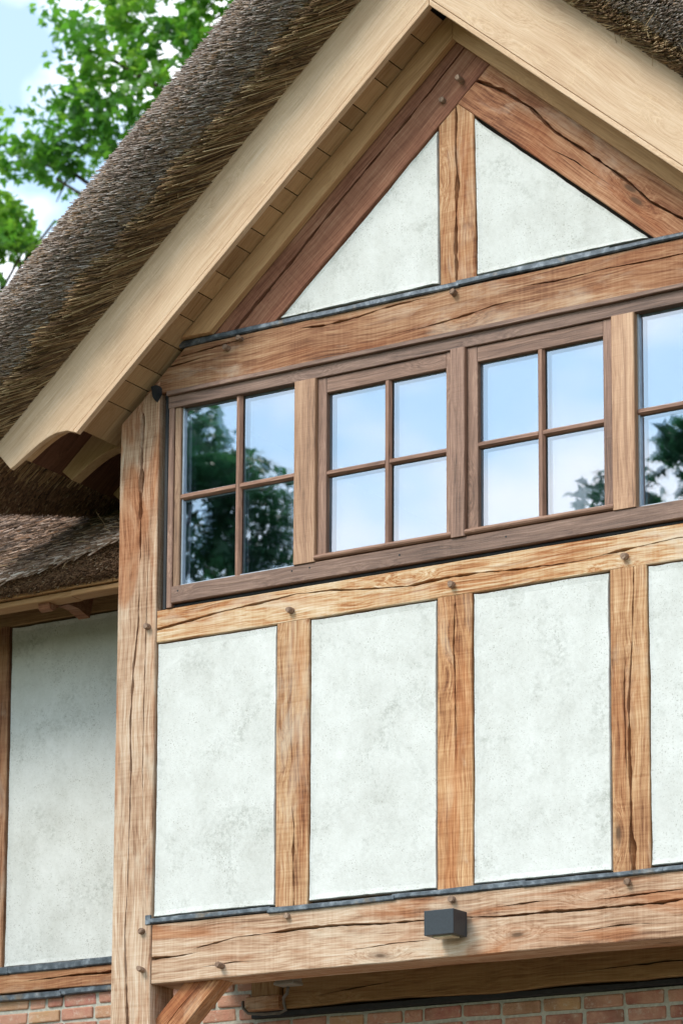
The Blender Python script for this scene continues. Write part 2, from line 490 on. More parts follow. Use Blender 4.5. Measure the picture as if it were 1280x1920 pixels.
X, Yv, Z = Vector((1, 0, 0)), Vector((0, 1, 0)), Vector((0, 0, 1))
def hbeam(name, x0, x1, z0, z1, y0, D, mat, parent, **kw):
    return timber(name, (x0, y0, z0), X, Z, x1 - x0, z1 - z0, D, mat, parent, **kw)
def vpost(name, x0, x1, z0, z1, y0, D, mat, parent, **kw):
    return timber(name, (x1, y0, z0), Z, -X, z1 - z0, x1 - x0, D, mat, parent, **kw)

def boxmesh(name, sx, sy, sz, bev=0.003, seg=1, jitter=0.0):
    bm = bmesh.new()
    bmesh.ops.create_cube(bm, size=1.0)
    for v in bm.verts:
        v.co = Vector((v.co.x * sx, v.co.y * sy, v.co.z * sz))
        if jitter:
            v.co += Vector([random.uniform(-jitter, jitter) for _ in range(3)])
    if bev:
        bmesh.ops.bevel(bm, geom=bm.edges[:], offset=bev, segments=seg, affect='EDGES', profile=0.5)
    me = bpy.data.meshes.new(name)
    bm.to_mesh(me)
    bm.free()
    return me

def tube(name, pts, r, mat, parent=None, sides=8, **kw):
    pts = [Vector(p) for p in pts]
    verts, faces = [], []
    for i, p in enumerate(pts):
        t = (pts[min(i + 1, len(pts) - 1)] - pts[max(i - 1, 0)]).normalized()
        a = t.cross(Vector((0.31, 0.2, 0.93))).normalized()
        b = t.cross(a)
        rr = r[i] if isinstance(r, (list, tuple)) else r
        for k in range(sides):
            an = 2 * math.pi * k / sides
            verts.append(p + (a * math.cos(an) + b * math.sin(an)) * rr)
    for i in range(len(pts) - 1):
        for k in range(sides):
            q = (k + 1) % sides
            faces.append((i * sides + k, i * sides + q, (i + 1) * sides + q, (i + 1) * sides + k))
    faces.append(tuple(range(sides))[::-1])
    faces.append(tuple(range((len(pts) - 1) * sides, len(pts) * sides)))
    me = pymesh(name, verts, faces)
    for p in me.polygons:
        p.use_smooth = len(p.vertices) == 4
    return link(name, me, mat, parent, **kw)

# ------------------------------------------------------------------ ground
def make_ground():
    nn = 60
    verts, faces = [], []
    for i in range(nn + 1):
        for j in range(nn + 1):
            a = (i / nn * 2 - 1)
            b = (j / nn * 2 - 1)
            x = 900 * a * abs(a) ** 1.5
            y = 900 * b * abs(b) ** 1.5
            r = math.hypot(x, y)
            verts.append((x, y, -0.72 + 0.06 * mnoise.noise(Vector((x * 0.1, y * 0.1, 0))) * min(1, r / 8)))
    for i in range(nn):
        for j in range(nn):
            k = i * (nn + 1) + j
            faces.append((k, k + nn + 1, k + nn + 2, k + 1))
    me = pymesh('ground', verts, faces)
    for p in me.polygons:
        p.use_smooth = True
    link('ground', me, MAT['ground'], kind='structure')
make_ground()
GZ = -0.74

# ------------------------------------------------------------------ the house
house = bpy.data.objects.new('timber_framed_house', None)
COL.objects.link(house)
house['label'] = 'oak timber-framed gabled house with white plaster panels and thatched roof'
house['category'] = 'house'

WY = 0.90                      # plane of the recessed ground floor and wing walls
CX = 1.69                      # centre line of the gable
SL = 0.87                      # rise over run of the roof
CO = 1 / math.hypot(1, SL)
SI = SL * CO

# -- dark sheathing behind the panels and a dim room behind the windows
def poly_prism(name, pts, y0, y1, mat, parent, **kw):
    n = len(pts)
    verts = [(p[0], y0, p[1]) for p in pts] + [(p[0], y1, p[1]) for p in pts]
    faces = [tuple(range(n)), tuple(range(2 * n - 1, n - 1, -1))]
    for i in range(n):
        j = (i + 1) % n
        faces.append((j, i, n + i, n + j))
    me = pymesh(name, verts, faces)
    bm = bmesh.new()
    bm.from_mesh(me)
    bmesh.ops.recalc_face_normals(bm, faces=bm.faces[:])
    bm.to_mesh(me)
    bm.free()
    return link(name, me, mat, parent, **kw)

poly_prism('sheathing', [(-0.2, 3.05), (3.58, 3.05), (3.58, 4.87), (-0.2, 4.87)], 0.048, 0.09, MAT['void'], house)
poly_prism('sheathing', [(-0.2, 5.94), (3.58, 5.94), (3.58, 6.0), (CX, 7.5), (-0.2, 6.0)], 0.048, 0.09, MAT['void'], house)
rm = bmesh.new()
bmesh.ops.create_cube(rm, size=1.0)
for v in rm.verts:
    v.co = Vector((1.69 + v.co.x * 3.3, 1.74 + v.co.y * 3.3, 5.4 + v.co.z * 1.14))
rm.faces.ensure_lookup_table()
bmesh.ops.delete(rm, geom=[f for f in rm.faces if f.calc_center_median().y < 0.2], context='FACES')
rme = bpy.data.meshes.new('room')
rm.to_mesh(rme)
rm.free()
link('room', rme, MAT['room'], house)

# -- pegs
def peg_mesh():
    prof = [(0.0145, -0.03), (0.0140, 0.030), (0.0118, 0.036), (0.0, 0.0365)]
    sides = 10
    verts, faces = [], []
    for (r, z) in prof[:3]:
        for k in range(sides):
            a = 2 * math.pi * k / sides
            rr = r * (1 + 0.06 * math.sin(3 * a + 1))
            verts.append((rr * math.cos(a), rr * math.sin(a), z))
    for i in range(2):
        for k in range(sides):
            q = (k + 1) % sides
            faces.append((i * sides + k, i * sides + q, (i + 1) * sides + q, (i + 1) * sides + k))
    faces.append(tuple(range(2 * sides, 3 * sides)))
    me = pymesh('peg', verts, faces)
    me.materials.append(MAT['peg'])
    return me
PEG = peg_mesh()
def peg(parent, x, z, y=0.0, sc=1.12):
    rot = Matrix.Rotation(math.pi / 2 + random.uniform(-0.12, 0.12), 4, 'X') @ Matrix.Rotation(random.uniform(-0.12, 0.12), 4, 'Y')
    link('peg', PEG, None, parent, Matrix.Translation((x, y, z)) @ rot @ Matrix.Rotation(random.uniform(0, 6), 4, 'Z') @ Matrix.Diagonal((sc * random.uniform(0.85, 1.1), sc * random.uniform(0.85, 1.1), random.uniform(0.6, 1.35), 1)))

# -- corner posts
post = vpost('corner_post', -0.235, -0.004, GZ, 6.02, -0.006, 0.20, MAT['oak_pale'], house, k1=-SL + 0.05,
             cracks=[[(0.30, 0.20, 0.0), (0.42, 0.22, 0.003), (0.5, 0.2, 0.0), (0.66, 0.26, 0.0), (0.74, 0.28, 0.003), (0.82, 0.25, 0.004), (0.9, 0.22, 0.0)],
                     [(0.45, 0.62, 0.004), (0.535, 0.56, 0.007), (0.60, 0.66, 0.0045), (0.66, 0.60, 0.003), (0.72, 0.58, 0.0045), (0.76, 0.62, 0.006), (0.80, 0.55, 0.008), (0.83, 0.45, 0.005), (0.87, 0.45, 0.0), (0.875, 0.45, 0.0), (0.88, 0.43, 0.005), (0.92, 0.44, 0.010), (0.96, 0.43, 0.013), (0.99, 0.43, 0.009)]])
peg(post, -0.046, 4.768)
peg(post, -0.052, 3.256)
peg(post, -0.048, 3.068)
post_r = vpost('corner_post', 3.386, 3.62, GZ, 5.85, -0.006, 0.20, MAT['oak_pale'], house, k1=SL - 0.05,
               cracks=[[(0.3, 0.4, 0.0), (0.5, 0.45, 0.006), (0.8, 0.5, 0.004), (0.9, 0.5, 0.0)]])

# -- jetty beam
beam = hbeam('jetty_beam', 0.0, 3.382, 3.0, 3.288, 0.0, 0.22, MAT['oak_pale'], house, wob=0.005,
             cracks=[[(0.08, 0.2, 0.0), (0.14, 0.24, 0.003), (0.2, 0.22, 0.0), (0.32, 0.25, 0.0), (0.4, 0.3, 0.004), (0.46, 0.3, 0.0), (0.66, 0.2, 0.0), (0.74, 0.26, 0.004), (0.8, 0.24, 0.0)],
                     [(0.0, 0.42, 0.007), (0.05, 0.43, 0.006), (0.085, 0.47, 0.0)],
                     [(0.07, 0.52, 0.0), (0.10, 0.57, 0.006), (0.14, 0.64, 0.001), (0.2, 0.66, 0.004), (0.25, 0.69, 0.008), (0.32, 0.68, 0.006), (0.40, 0.63, 0.006), (0.50, 0.62, 0.009), (0.56, 0.57, 0.005), (0.63, 0.57, 0.009), (0.70, 0.55, 0.006), (0.80, 0.55, 0.010), (0.9, 0.6, 0.006), (0.97, 0.6, 0.0)],
                     [(0.55, 0.72, 0.0), (0.60, 0.74, 0.005), (0.64, 0.75, 0.0), (0.70, 0.68, 0.0), (0.76, 0.70, 0.005), (0.83, 0.72, 0.002), (0.9, 0.75, 0.0)]])
for (x, z) in ((0.775, 3.262), (0.409, 3.054), (1.662, 3.262), (2.543, 3.262)):
    peg(beam, x, z)

# -- rail under the windows
rail = hbeam('middle_rail', 0.0, 3.382, 4.684, 4.846, 0.0, 0.16, MAT['oak_rail'], house, wob=0.004,
             cracks=[[(0.0, 0.42, 0.008), (0.05, 0.52, 0.006), (0.12, 0.66, 0.0045), (0.18, 0.72, 0.007), (0.24, 0.80, 0.002), (0.30, 0.74, 0.006), (0.36, 0.60, 0.004), (0.42, 0.50, 0.006), (0.48, 0.56, 0.008), (0.53, 0.55, 0.004), (0.60, 0.45, 0.005), (0.68, 0.42, 0.003), (0.75, 0.52, 0.006), (0.83, 0.62, 0.003), (0.9, 0.6, 0.0)]])
for (x, z) in ((0.783, 4.735), (1.662, 4.736), (2.549, 4.737)):
    peg(rail, x, z)
def hook(parent, x, z):
    pts = []
    for k in range(9):
        a = math.radians(60 + k * 30)
        pts.append((x + 0.014 * math.cos(a), -0.012 - 0.002 * k, z + 0.02 * math.sin(a)))
    tube('wire_hook', pts, 0.0022, MAT['wire'], parent, 6)
hook(rail, 1.11, 4.765)
hook(rail, 2.28, 4.785)

# -- tie beam, its ends cut to the roof slope
tie = hbeam('tie_beam', -0.10, 3.48, 5.958, 6.172, 0.0, 0.20, MAT['oak_tie'], house, wob=0.004, k0=1 / SL, k1=-1 / SL,
            cracks=[[(0.36, 0.22, 0.0), (0.45, 0.26, 0.002), (0.50, 0.3, 0.005), (0.56, 0.42, 0.003), (0.60, 0.42, 0.0)],
                    [(0.0, 0.62, 0.005), (0.06, 0.66, 0.001), (0.10, 0.68, 0.0), (0.5, 0.7, 0.0), (0.60, 0.72, 0.0), (0.66, 0.66, 0.004), (0.74, 0.7, 0.003), (0.82, 0.66, 0.004), (0.9, 0.66, 0.0)],
                    [(0.01, 0.80, 0.005), (0.10, 0.88, 0.004), (0.16, 0.90, 0.0), (0.22, 0.86, 0.0), (0.27, 0.80, 0.008), (0.33, 0.82, 0.004), (0.37, 0.90, 0.007), (0.43, 0.93, 0.003), (0.47, 0.92, 0.0)]])
for (x, z) in ((0.475, 6.150), (0.401, 6.115), (1.676, 6.145), (2.9, 6.14)):
    peg(tie, x, z)

# -- studs
vpost('stud', 0.700, 0.882, 3.300, 4.690, 0.001, 0.12, MAT['oak_warm'], house,
      cracks=[[(0.0, 0.42, 0.004), (0.12, 0.44, 0.005), (0.22, 0.45, 0.010), (0.28, 0.44, 0.005), (0.36, 0.5, 0.0)]])
vpost('stud', 1.580, 1.763, 3.300, 4.690, 0.001, 0.12, MAT['oak_warm'], house, color=(1.05, 0.97, 0.88),
      cracks=[[(0.38, 0.48, 0.0), (0.55, 0.47, 0.004), (0.72, 0.48, 0.003), (0.80, 0.53, 0.007), (0.86, 0.52, 0.004), (0.97, 0.5, 0.003)]])
vpost('stud', 2.468, 2.650, 3.300, 4.690, 0.001, 0.12, MAT['oak_warm'], house, color=(0.98, 0.94, 0.9),
      cracks=[[(0.0, 0.46, 0.012), (0.08, 0.47, 0.012), (0.14, 0.5, 0.006), (0.25, 0.5, 0.006), (0.40, 0.52, 0.008), (0.55, 0.53, 0.008), (0.68, 0.45, 0.004), (0.8, 0.40, 0.003), (1.0, 0.34, 0.005)],
              [(0.28, 0.60, 0.0), (0.42, 0.62, 0.003), (0.62, 0.64, 0.004), (0.75, 0.6, 0.0)]])
king = timber('king_post', (1.786, 0.006, 6.195), (-0.012, 0, 1), (-1, 0, -0.012), 0.99, 0.19, 0.12, MAT['oak_warm'], house, color=(0.92, 0.84, 0.8),
              cracks=[[(0.0, 0.54, 0.006), (0.15, 0.56, 0.010), (0.35, 0.54, 0.007), (0.5, 0.49, 0.011), (0.7, 0.52, 0.006), (0.85, 0.48, 0.008), (1.0, 0.52, 0.006)]])

# -- gable rafters (in the wall plane)
RB = 7.09                     # where the undersides of the rafters would meet on the centre line
RW = 0.275
def rafter(side, **kw):
    ux = Vector((CO, 0, SI)) if side < 0 else Vector((CO, 0, -SI))
    uy = Vector((-SI, 0, CO)) if side < 0 else Vector((SI, 0, CO))
    foot = 6.19
    run = (RB - foot) / SL
    kk = (CO * CO - SI * SI) / (2 * SI * CO)
    if side < 0:                # runs through past the centre; foot cut level
        return timber('principal_rafter', (CX - run, 0.0, foot), ux, uy, (run + 0.215) / CO, RW, 0.16, MAT['oak_red'], house, k0=-CO / SI, k1=-kk, **kw)
    # butts against the underside of the other
    return timber('principal_rafter', (CX + 0.002, 0.0015, RB), ux, uy, run / CO, RW, 0.16, MAT['oak_tie'], house, k0=kk, k1=CO / SI, color=(1.08, 0.98, 0.95), **kw)
raf_l = rafter(-1, cracks=[[(0.0, 0.55, 0.009), (0.2, 0.56, 0.008), (0.45, 0.60, 0.006), (0.7, 0.60, 0.006), (0.85, 0.62, 0.004), (1.0, 0.66, 0.004)]])
raf_r = rafter(1, cracks=[[(0.35, 0.22, 0.0), (0.5, 0.3, 0.003), (0.7, 0.3, 0.0)],
                          [(0.0, 0.50, 0.012), (0.10, 0.60, 0.010), (0.22, 0.62, 0.006), (0.36, 0.52, 0.008), (0.5, 0.54, 0.011), (0.62, 0.52, 0.012), (0.72, 0.5, 0.006), (0.80, 0.44, 0.009), (0.92, 0.5, 0.010), (1.0, 0.55, 0.006)]])
peg(raf_l, 1.718, 7.196)
peg(raf_l, 1.616, 7.120)

# -- plaster panels
def panel(pts, y=0.006, label=None):
    """pts: closed outline (x, z), anticlockwise seen from the front; gap to the timber left open"""
    sd = random.random() * 50
    ring = []
    n = len(pts)
    cx = sum(p[0] for p in pts) / n
    cz = sum(p[1] for p in pts) / n
    for i in range(n):
        a, b = Vector(pts[i]), Vector(pts[(i + 1) % n])
        d = b - a
        k = max(2, int(d.length / 0.03))
        nrm = Vector((-d.y, d.x)).normalized()
        for j in range(k):
            t = j / k
            q = a + d * t
            e = 0.003 * wobble(t * d.length, sd + i * 5, 4.0) + 0.001 * random.uniform(-1, 1)
            if j == 0:
                e = 0
            ring.append(q + nrm * (0.003 + e))
    verts, faces = [], []
    m = len(ring)
    def inset(q, w):
        v = Vector((cx, cz)) - q
        return q + v.normalized() * w
    for (w, yy) in ((0.0, y + 0.045), (0.0, y + 0.006), (0.004, y - 0.002), (0.016, y), (0.03, y + 0.002)):
        for q in ring:
            r = inset(q, w)
            verts.append((r.x, yy, r.y))
    for L in range(4):
        for i in range(m):
            j = (i + 1) % m
            faces.append((L * m + i, L * m + j, (L + 1) * m + j, (L + 1) * m + i))
    faces.append(tuple(range(4 * m, 5 * m)))
    return link('plaster_panel', pymesh('plaster_panel', verts, faces), MAT['plaster'], house, label=label)
def rect(x0, x1, z0, z1):
    return [(x0, z0), (x1, z0), (x1, z1), (x0, z1)]
PB, PT = 3.322, 4.679
panel(rect(0.004, 0.696, PB, PT))
panel(rect(0.887, 1.575, PB, PT))
panel(rect(1.768, 2.463, PB, PT))
panel(rect(2.655, 3.38, PB, PT))
panel([(CX - (RB - 6.214) / SL + 0.016, 6.214), (1.590, 6.214), (1.579, RB - 0.111 * SL - 0.012)])
panel([(1.792, 6.214), (CX + (RB - 6.214) / SL - 0.016, 6.214), (1.780, RB - 0.09 * SL - 0.014)])

# -- lead flashings: overlapping lengths
def flashing(x0, x1, z0, z1, y, segs, parent=house, label=None):
    for i in range(segs):
        a = x0 + (x1 - x0) * i / segs
        b = x0 + (x1 - x0) * (i + 1) / segs + (0.012 if i < segs - 1 else 0)
        timber('lead_flashing', (a, y - 0.003 * (i % 2), z0 + random.uniform(-0.004, 0.004)), X, Z, b - a, z1 - z0, 0.035, MAT['lead'], parent, wob=0.005, bev=0.006, step=0.03)
flashing(-0.012, 3.383, 3.288, 3.314, -0.012, 5)
flashing(0.115, 3.265, 6.174, 6.203, -0.012, 4)
timber('lead_flashing', (-0.034, -0.012, 3.288), X, Z, 0.03, 0.045, 0.01, MAT['lead'], house, wob=0.003)

# -- barge boards, fascia, soffit ------------------------------------------------
BA = 7.48                     # apex of the barge boards' lower edge
BW = 0.355
def along(side, s, h, y):
    """point on a roof slope: s metres down from the apex, h above the barge's lower edge"""
    x = -CO * s - SI * h
    return Vector((CX - side * x * -1 if False else CX + side * (CO * s + SI * h), y, BA - SI * s + CO * h))
TAIL = [(2.660, 0.0), (2.690, 0.055), (2.742, 0.101), (2.792, 0.124), (2.845, 0.140), (2.893, 0.151), (2.95, 0.160), (3.0, 0.169), (3.044, 0.179)]
def slope_prism(name, side, prof, y0, y1, mat, **kw):
    """prism of an (s, h) outline, thickness from y0 (front) to y1; local x runs along the slope"""
    ux = Vector((CO, 0, SI)) if side < 0 else Vector((CO, 0, -SI))
    uy = Vector((-SI, 0, CO)) if side < 0 else Vector((SI, 0, CO))
    o = Vector((CX, y0, BA))
    mw = frame(o, ux, uy)
    pts = []
    for (s, h) in prof:
        pts.append(((-s if side < 0 else s), h))
    bm = bmesh.new()
    f = [bm.verts.new((p[0], p[1], 0.0)) for p in pts]
    b = [bm.verts.new((p[0], p[1], -(y1 - y0))) for p in pts]
    n = len(pts)
    ff = bm.faces.new(f)
    bf = bm.faces.new(b[::-1])
    for i in range(n):
        j = (i + 1) % n
        bm.faces.new((f[j], f[i], b[i], b[j]))
    bmesh.ops.recalc_face_normals(bm, faces=bm.faces[:])
    bmesh.ops.bevel(bm, geom=list(ff.edges), offset=0.0035, segments=2, affect='EDGES', profile=0.5)
    me = bpy.data.meshes.new(name)
    bm.to_mesh(me)
    bm.free()
    return link(name, me, mat, kw.pop('parent', house), mw, **kw)

YB = -0.262
for side in (-1, 1):
    g = 0.0012                # hair gap at the mitre
    tn = SI / CO
    bead = 0.026
    # mitre: vertical cut on the centre line: s at height h is -h*SI/CO
    body = [(bead * 0 + (-(bead) * tn) + g, bead), (2.660 + 0.014, bead)] + TAIL[1:] + [(3.046, BW), (-BW * tn + g, BW)]
    bb = slope_prism('barge_board', side, body, YB, YB + 0.028, MAT['board'], color=(1.0, 0.94, 0.86))
    slope_prism('barge_bead', side, [(g, 0.0), (2.660, 0.0), (2.671, bead - 0.002), (-(bead - 0.002) * tn + g, bead - 0.002)], YB - 0.003, YB + 0.030, MAT['board'], parent=bb, color=(1.02, 0.95, 0.87))
    # rafter behind the barge, with the same tail
    rb = [(0.05, 0.0865), (2.665, 0.0865), (2.668, 0.075)] + [(s - 0.03, h + 0.02) for (s, h) in TAIL[2:-1]] + [(2.99, 0.33), (-0.33 * tn + 0.01, 0.33), (-0.0865 * tn + 0.01, 0.0865)]
    slope_prism('verge_rafter', side, rb, YB + 0.046, YB + 0.105, MAT['soffit'])
    # rafter tail further back
    slope_prism('rafter_tail', side, [(2.5, 0.0865), (2.66, 0.085)] + [(s - 0.03, h + 0.02) for (s, h) in TAIL[2:-1]] + [(2.99, 0.33), (2.5, 0.33)], 0.18, 0.25, MAT['soffit'])
    slope_prism('rafter_tail', side, [(2.5, 0.0865), (2.66, 0.085)] + [(s - 0.03, h + 0.02) for (s, h) in TAIL[2:-1]] + [(2.99, 0.33), (2.5, 0.33)], 0.62, 0.69, MAT['soffit'])
    # fascia against the wall
    s_end = (CX - 0.125) / CO if side < 0 else (CX - 0.125) / CO
    HF = -0.060
    slope_prism('fascia_board', side, [(-HF * tn, HF), (1.874, HF), (2.000, 0.0535), (-0.0535 * tn, 0.0535)], -0.044, -0.004, MAT['soffit'], color=(1.08, 0.99, 0.92))
    # soffit: short boards laid across the overhang, butted side by side
    sof = slope_prism('soffit', side, [(-0.10 * tn, 0.085), (2.655, 0.085), (2.655, 0.10), (-0.10 * tn, 0.10)], YB + 0.107, 1.5, MAT['void'])
    s = 0.02
    k = 0
    while s < 2.65:
        w = random.choice([0.105, 0.135, 0.142, 0.16, 0.178, 0.11])
        e = s + w
        if e > 2.57:
            e = 2.657
        if e - s > 0.04:
            hh = 0.0555 + random.uniform(-0.0015, 0.0015)
            tone = random.uniform(0.76, 1.10)
            me_o = slope_prism('soffit_board', side, [(s + 0.0025, hh), (e - 0.0025, hh), (e - 0.0025, 0.083), (s + 0.0025, 0.083)], YB + 0.0315, 1.2, MAT['soffit'], parent=sof, color=(tone, tone * 0.98, tone * 0.94))
        s = e
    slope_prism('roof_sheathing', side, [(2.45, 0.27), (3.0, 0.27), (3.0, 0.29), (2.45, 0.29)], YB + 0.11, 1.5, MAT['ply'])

# -- black plastic cap on the post head
cap = bmesh.new()
pp = [(-0.026, 0.03), (0.012, 0.034), (0.026, 0.018), (0.026, -0.014), (0.0, -0.05), (-0.012, -0.04)]
f0 = [cap.verts.new((p[0], 0, p[1])) for p in pp]
f1 = [cap.verts.new((p[0] * 0.8, -0.03, p[1] * 0.8 + 0.004)) for p in pp]
cap.faces.new(f0)
cap.faces.new(f1[::-1])
for i in range(6):
    j = (i + 1) % 6
    cap.faces.new((f0[j], f0[i], f1[i], f1[j]))
bmesh.ops.recalc_face_normals(cap, faces=cap.faces[:])
cme = bpy.data.meshes.new('plastic_cap')
cap.to_mesh(cme)
cap.free()
link('plastic_cap', cme, MAT['black'], house, Matrix.Translation((-0.014, -0.006, 5.962)))

# ------------------------------------------------------------------ windows
WB, WT = 4.955, 5.866
wf = hbeam('window_frame', 0.058, 3.322, 5.866, 5.928, -0.012, 0.10, MAT['joinery'], house, wob=0.0, bev=0.003, label='dark stained head of the window band')
hbeam('drip_strip', 0.058, 3.322, 5.9285, 5.951, -0.032, 0.05, MAT['joinery'], wf, wob=0.001, bev=0.003)
sill = hbeam('window_sill', 0.092, 3.322, 4.868, 4.953, -0.014, 0.11, MAT['joinery'], wf, wob=0.001, bev=0.004)
hbeam('window_sill', 0.058, 3.322, 4.850, 4.864, 0.012, 0.08, MAT['black'], wf, wob=0.001)  # black strip standing in for the shadow gap under the sill
vpost('jamb', 0.058, 0.089, 4.850, 5.8655, -0.010, 0.11, MAT['joinery'], wf, wob=0.0, color=(1.25, 1.2, 1.15))
vpost('jamb', 0.0905, 0.126, 4.9535, 5.865, -0.001, 0.10, MAT['mullion'], wf, wob=0.0, color=(0.75, 0.68, 0.62))
vpost('rubber_seal', 0.028, 0.050, 4.848, 5.952, 0.002, 0.05, MAT['black'], wf, wob=0.0)
vpost('jamb', 3.25, 3.322, 4.9535, 5.865, -0.004, 0.10, MAT['joinery'], wf, wob=0.0)
vpost('mullion', 0.800, 0.920, 4.9535, 5.8655, -0.022, 0.10, MAT['mullion'], wf, wob=0.0, color=(1, 0.88, 0.8), label='pale oak mullion')
vpost('mullion', 1.664, 1.740, 4.9535, 5.8655, -0.026, 0.10, MAT['joinery'], wf, wob=0.0, color=(1.35, 1.3, 1.25))
vpost('mullion', 2.498, 2.612, 4.9535, 5.8655, -0.022, 0.10, MAT['mullion'], wf, wob=0.0, color=(1.12, 0.98, 0.88), label='pale oak mullion')
# screw holes in the sill
def screw(x, z, y=-0.0145):
    me = bpy.data.meshes.get('screw_hole')
    if me is None:
        sides = 10
        vs = [(0.0048 * math.cos(2 * math.pi * k / sides), 0.0, 0.0048 * math.sin(2 * math.pi * k / sides)) for k in range(sides)]
        vs += [(v[0] * 1.2, 0.004, v[2] * 1.2) for v in vs]
        fs = [tuple(range(sides))] + [((k + 1) % sides, k, sides + k, sides + (k + 1) % sides) for k in range(sides)]
        me = pymesh('screw_hole', vs, fs)
        me.materials.append(MAT['black'])
    link('screw', me, None, wf, Matrix.Translation((x, y, z)))
for (x, z) in ((0.13, 4.925), (0.79, 4.927), (0.89, 4.929), (1.385, 4.917), (1.95, 4.918), (2.49, 4.925), (2.62, 4.927)):
    screw(x, z)

def pane_mesh(w, h):
    return None
def window(x0, x1, z0, z1, mv, mh, casement, label, glass_y=0.028):
    """x0..z1: daylight opening of the glass; mv, mh: centres of the upright and level glazing bars"""
    root_name = 'window'
    if casement:
        # a hung sash: two stiles, two rails, rounded weather bead
        st = 0.050
        ox0, ox1 = casement
        w = vpost(root_name, ox0, x0, z0 - 0.028, 5.8635, 0.0, 0.055, MAT['joinery'], house, wob=0.0, bev=0.003, color=(1.25, 1.2, 1.15), label=label)
        vpost('stile', x1, ox1, z0 - 0.028, 5.8635, 0.0, 0.055, MAT['joinery'], w, wob=0.0, bev=0.003, color=(1.3, 1.25, 1.2))
        hbeam('top_rail', x0, x1, z1, 5.8635, 0.001, 0.055, MAT['joinery'], w, wob=0.0, bev=0.003, color=(1.2, 1.15, 1.1))
        # bead
        n = 7
        verts, faces = [], []
        for xx in (ox0 - 0.004, ox1 + 0.002):
            for k in range(n):
                a = math.radians(-90 + 180 * k / (n - 1))
                verts.append((xx, -0.004 - 0.022 * math.cos(a), z0 - 0.017 + 0.0155 * math.sin(a)))
            verts.append((xx, 0.05, z0 - 0.0015))
            verts.append((xx, 0.05, z0 - 0.0325))
        q = n + 2
        for k in range(q):
            faces.append((k, (k + 1) % q, q + (k + 1) % q, q + k))
        faces.append(tuple(range(q))[::-1])
        faces.append(tuple(range(q, 2 * q)))
        bme = pymesh('weather_bead', verts, faces)
        link('weather_bead', bme, MAT['joinery'], w, Matrix.Identity(4), color=(1.3, 1.2, 1.1))
    else:
        w = hbeam(root_name, x0 - 0.001, x1 + 0.001, z0 - 0.0, z0 + 0.008, 0.012, 0.04, MAT['spacer'], house, wob=0.0, bev=0.001, label=label)
        vpost('glazing_gasket', x0 - 0.001, x0 + 0.008, z0 + 0.0085, z1, 0.014, 0.04, MAT['spacer'], w, wob=0.0, bev=0.001)
    # glazing bars with splayed sides
    def bar(p, ux, uy, L, wd):
        b = bmesh.new()
        prof = [(-wd * 0.5, -0.022), (-wd * 0.5, -0.014), (-wd * 0.22, 0.0), (wd * 0.22, 0.0), (wd * 0.5, -0.014), (wd * 0.5, -0.022)]
        a = [b.verts.new((0, q[0], q[1])) for q in prof]
        c = [b.verts.new((L, q[0], q[1])) for q in prof]
        b.faces.new(a)
        b.faces.new(c[::-1])
        for i in range(6):
            j = (i + 1) % 6
            b.faces.new((a[j], a[i], c[i], c[j]))
        bmesh.ops.recalc_face_normals(b, faces=b.faces[:])
        me = bpy.data.meshes.new('glazing_bar')
        b.to_mesh(me)
        b.free()
        link('glazing_bar', me, MAT['joinery'], w, frame(p, ux, uy), color=(1.25, 1.1, 1.0))
    bar((mv, 0.002, z0), Z, -X, z1 - z0, 0.036)
    bar((x0, 0.0035, mh), X, Z, mv - 0.012 - x0, 0.032)
    bar((mv + 0.012, 0.0035, mh), X, Z, x1 - mv - 0.012, 0.032)
    for (a, b_, tilt) in ((x0, mv - 0.016, 1), (mv + 0.016, x1, -1)):
        for (c, d_) in ((z0, mh - 0.014), (mh + 0.014, z1)):
            # outer pane, inner pane and the metal spacer that shows between them
            for (yy, jj) in ((glass_y, 0.5), (glass_y + 0.022, 0.8)):
                t1 = random.uniform(-1, 1) * 0.0009 * jj
                t2 = random.uniform(-1, 1) * 0.0009 * jj
                wv, hv = b_ - a, d_ - c
                me = pymesh('pane', [(0, -t1 - t2, 0), (wv, t1 - t2, 0), (wv, t1 + t2, hv), (0, -t1 + t2, hv)], [(0, 1, 2, 3)])
                link('pane', me, MAT['glass'], w, Matrix.Translation((a, yy, c)))
            sp = 0.009
            link('spacer', pymesh('spacer', [
                (a, glass_y + 0.004, c), (b_, glass_y + 0.004, c), (b_, glass_y + 0.004, d_), (a, glass_y + 0.004, d_),
                (a + sp, glass_y + 0.004, c + sp), (b_ - sp, glass_y + 0.004, c + sp), (b_ - sp, glass_y + 0.004, d_ - sp), (a + sp, glass_y + 0.004, d_ - sp),
                (a + sp, glass_y + 0.018, c + sp), (b_ - sp, glass_y + 0.018, c + sp), (b_ - sp, glass_y + 0.018, d_ - sp), (a + sp, glass_y + 0.018, d_ - sp)],
                [(0, 1, 5, 4), (1, 2, 6, 5), (2, 3, 7, 6), (3, 0, 4, 7), (4, 5, 9, 8), (5, 6, 10, 9), (6, 7, 11, 10), (7, 4, 8, 11)]), MAT['spacer'], w, Matrix.Identity(4))
    return w
window(0.1265, 0.7995, 4.956, 5.8655, 0.462, 5.408, None, 'fixed four-pane light at the left end, reflecting trees')
window(0.972, 1.628, 4.990, 5.788, 1.306, 5.388, (0.9205, 1.6635), 'four-pane casement left of the middle mullion')
window(1.797, 2.446, 4.990, 5.788, 2.123, 5.388, (1.7405, 2.4975), 'four-pane casement right of the middle mullion')
window(2.6125, 3.2495, 4.956, 5.8655, 2.935, 5.402, None, 'fixed four-pane light at the right end, reflecting a dark tree')

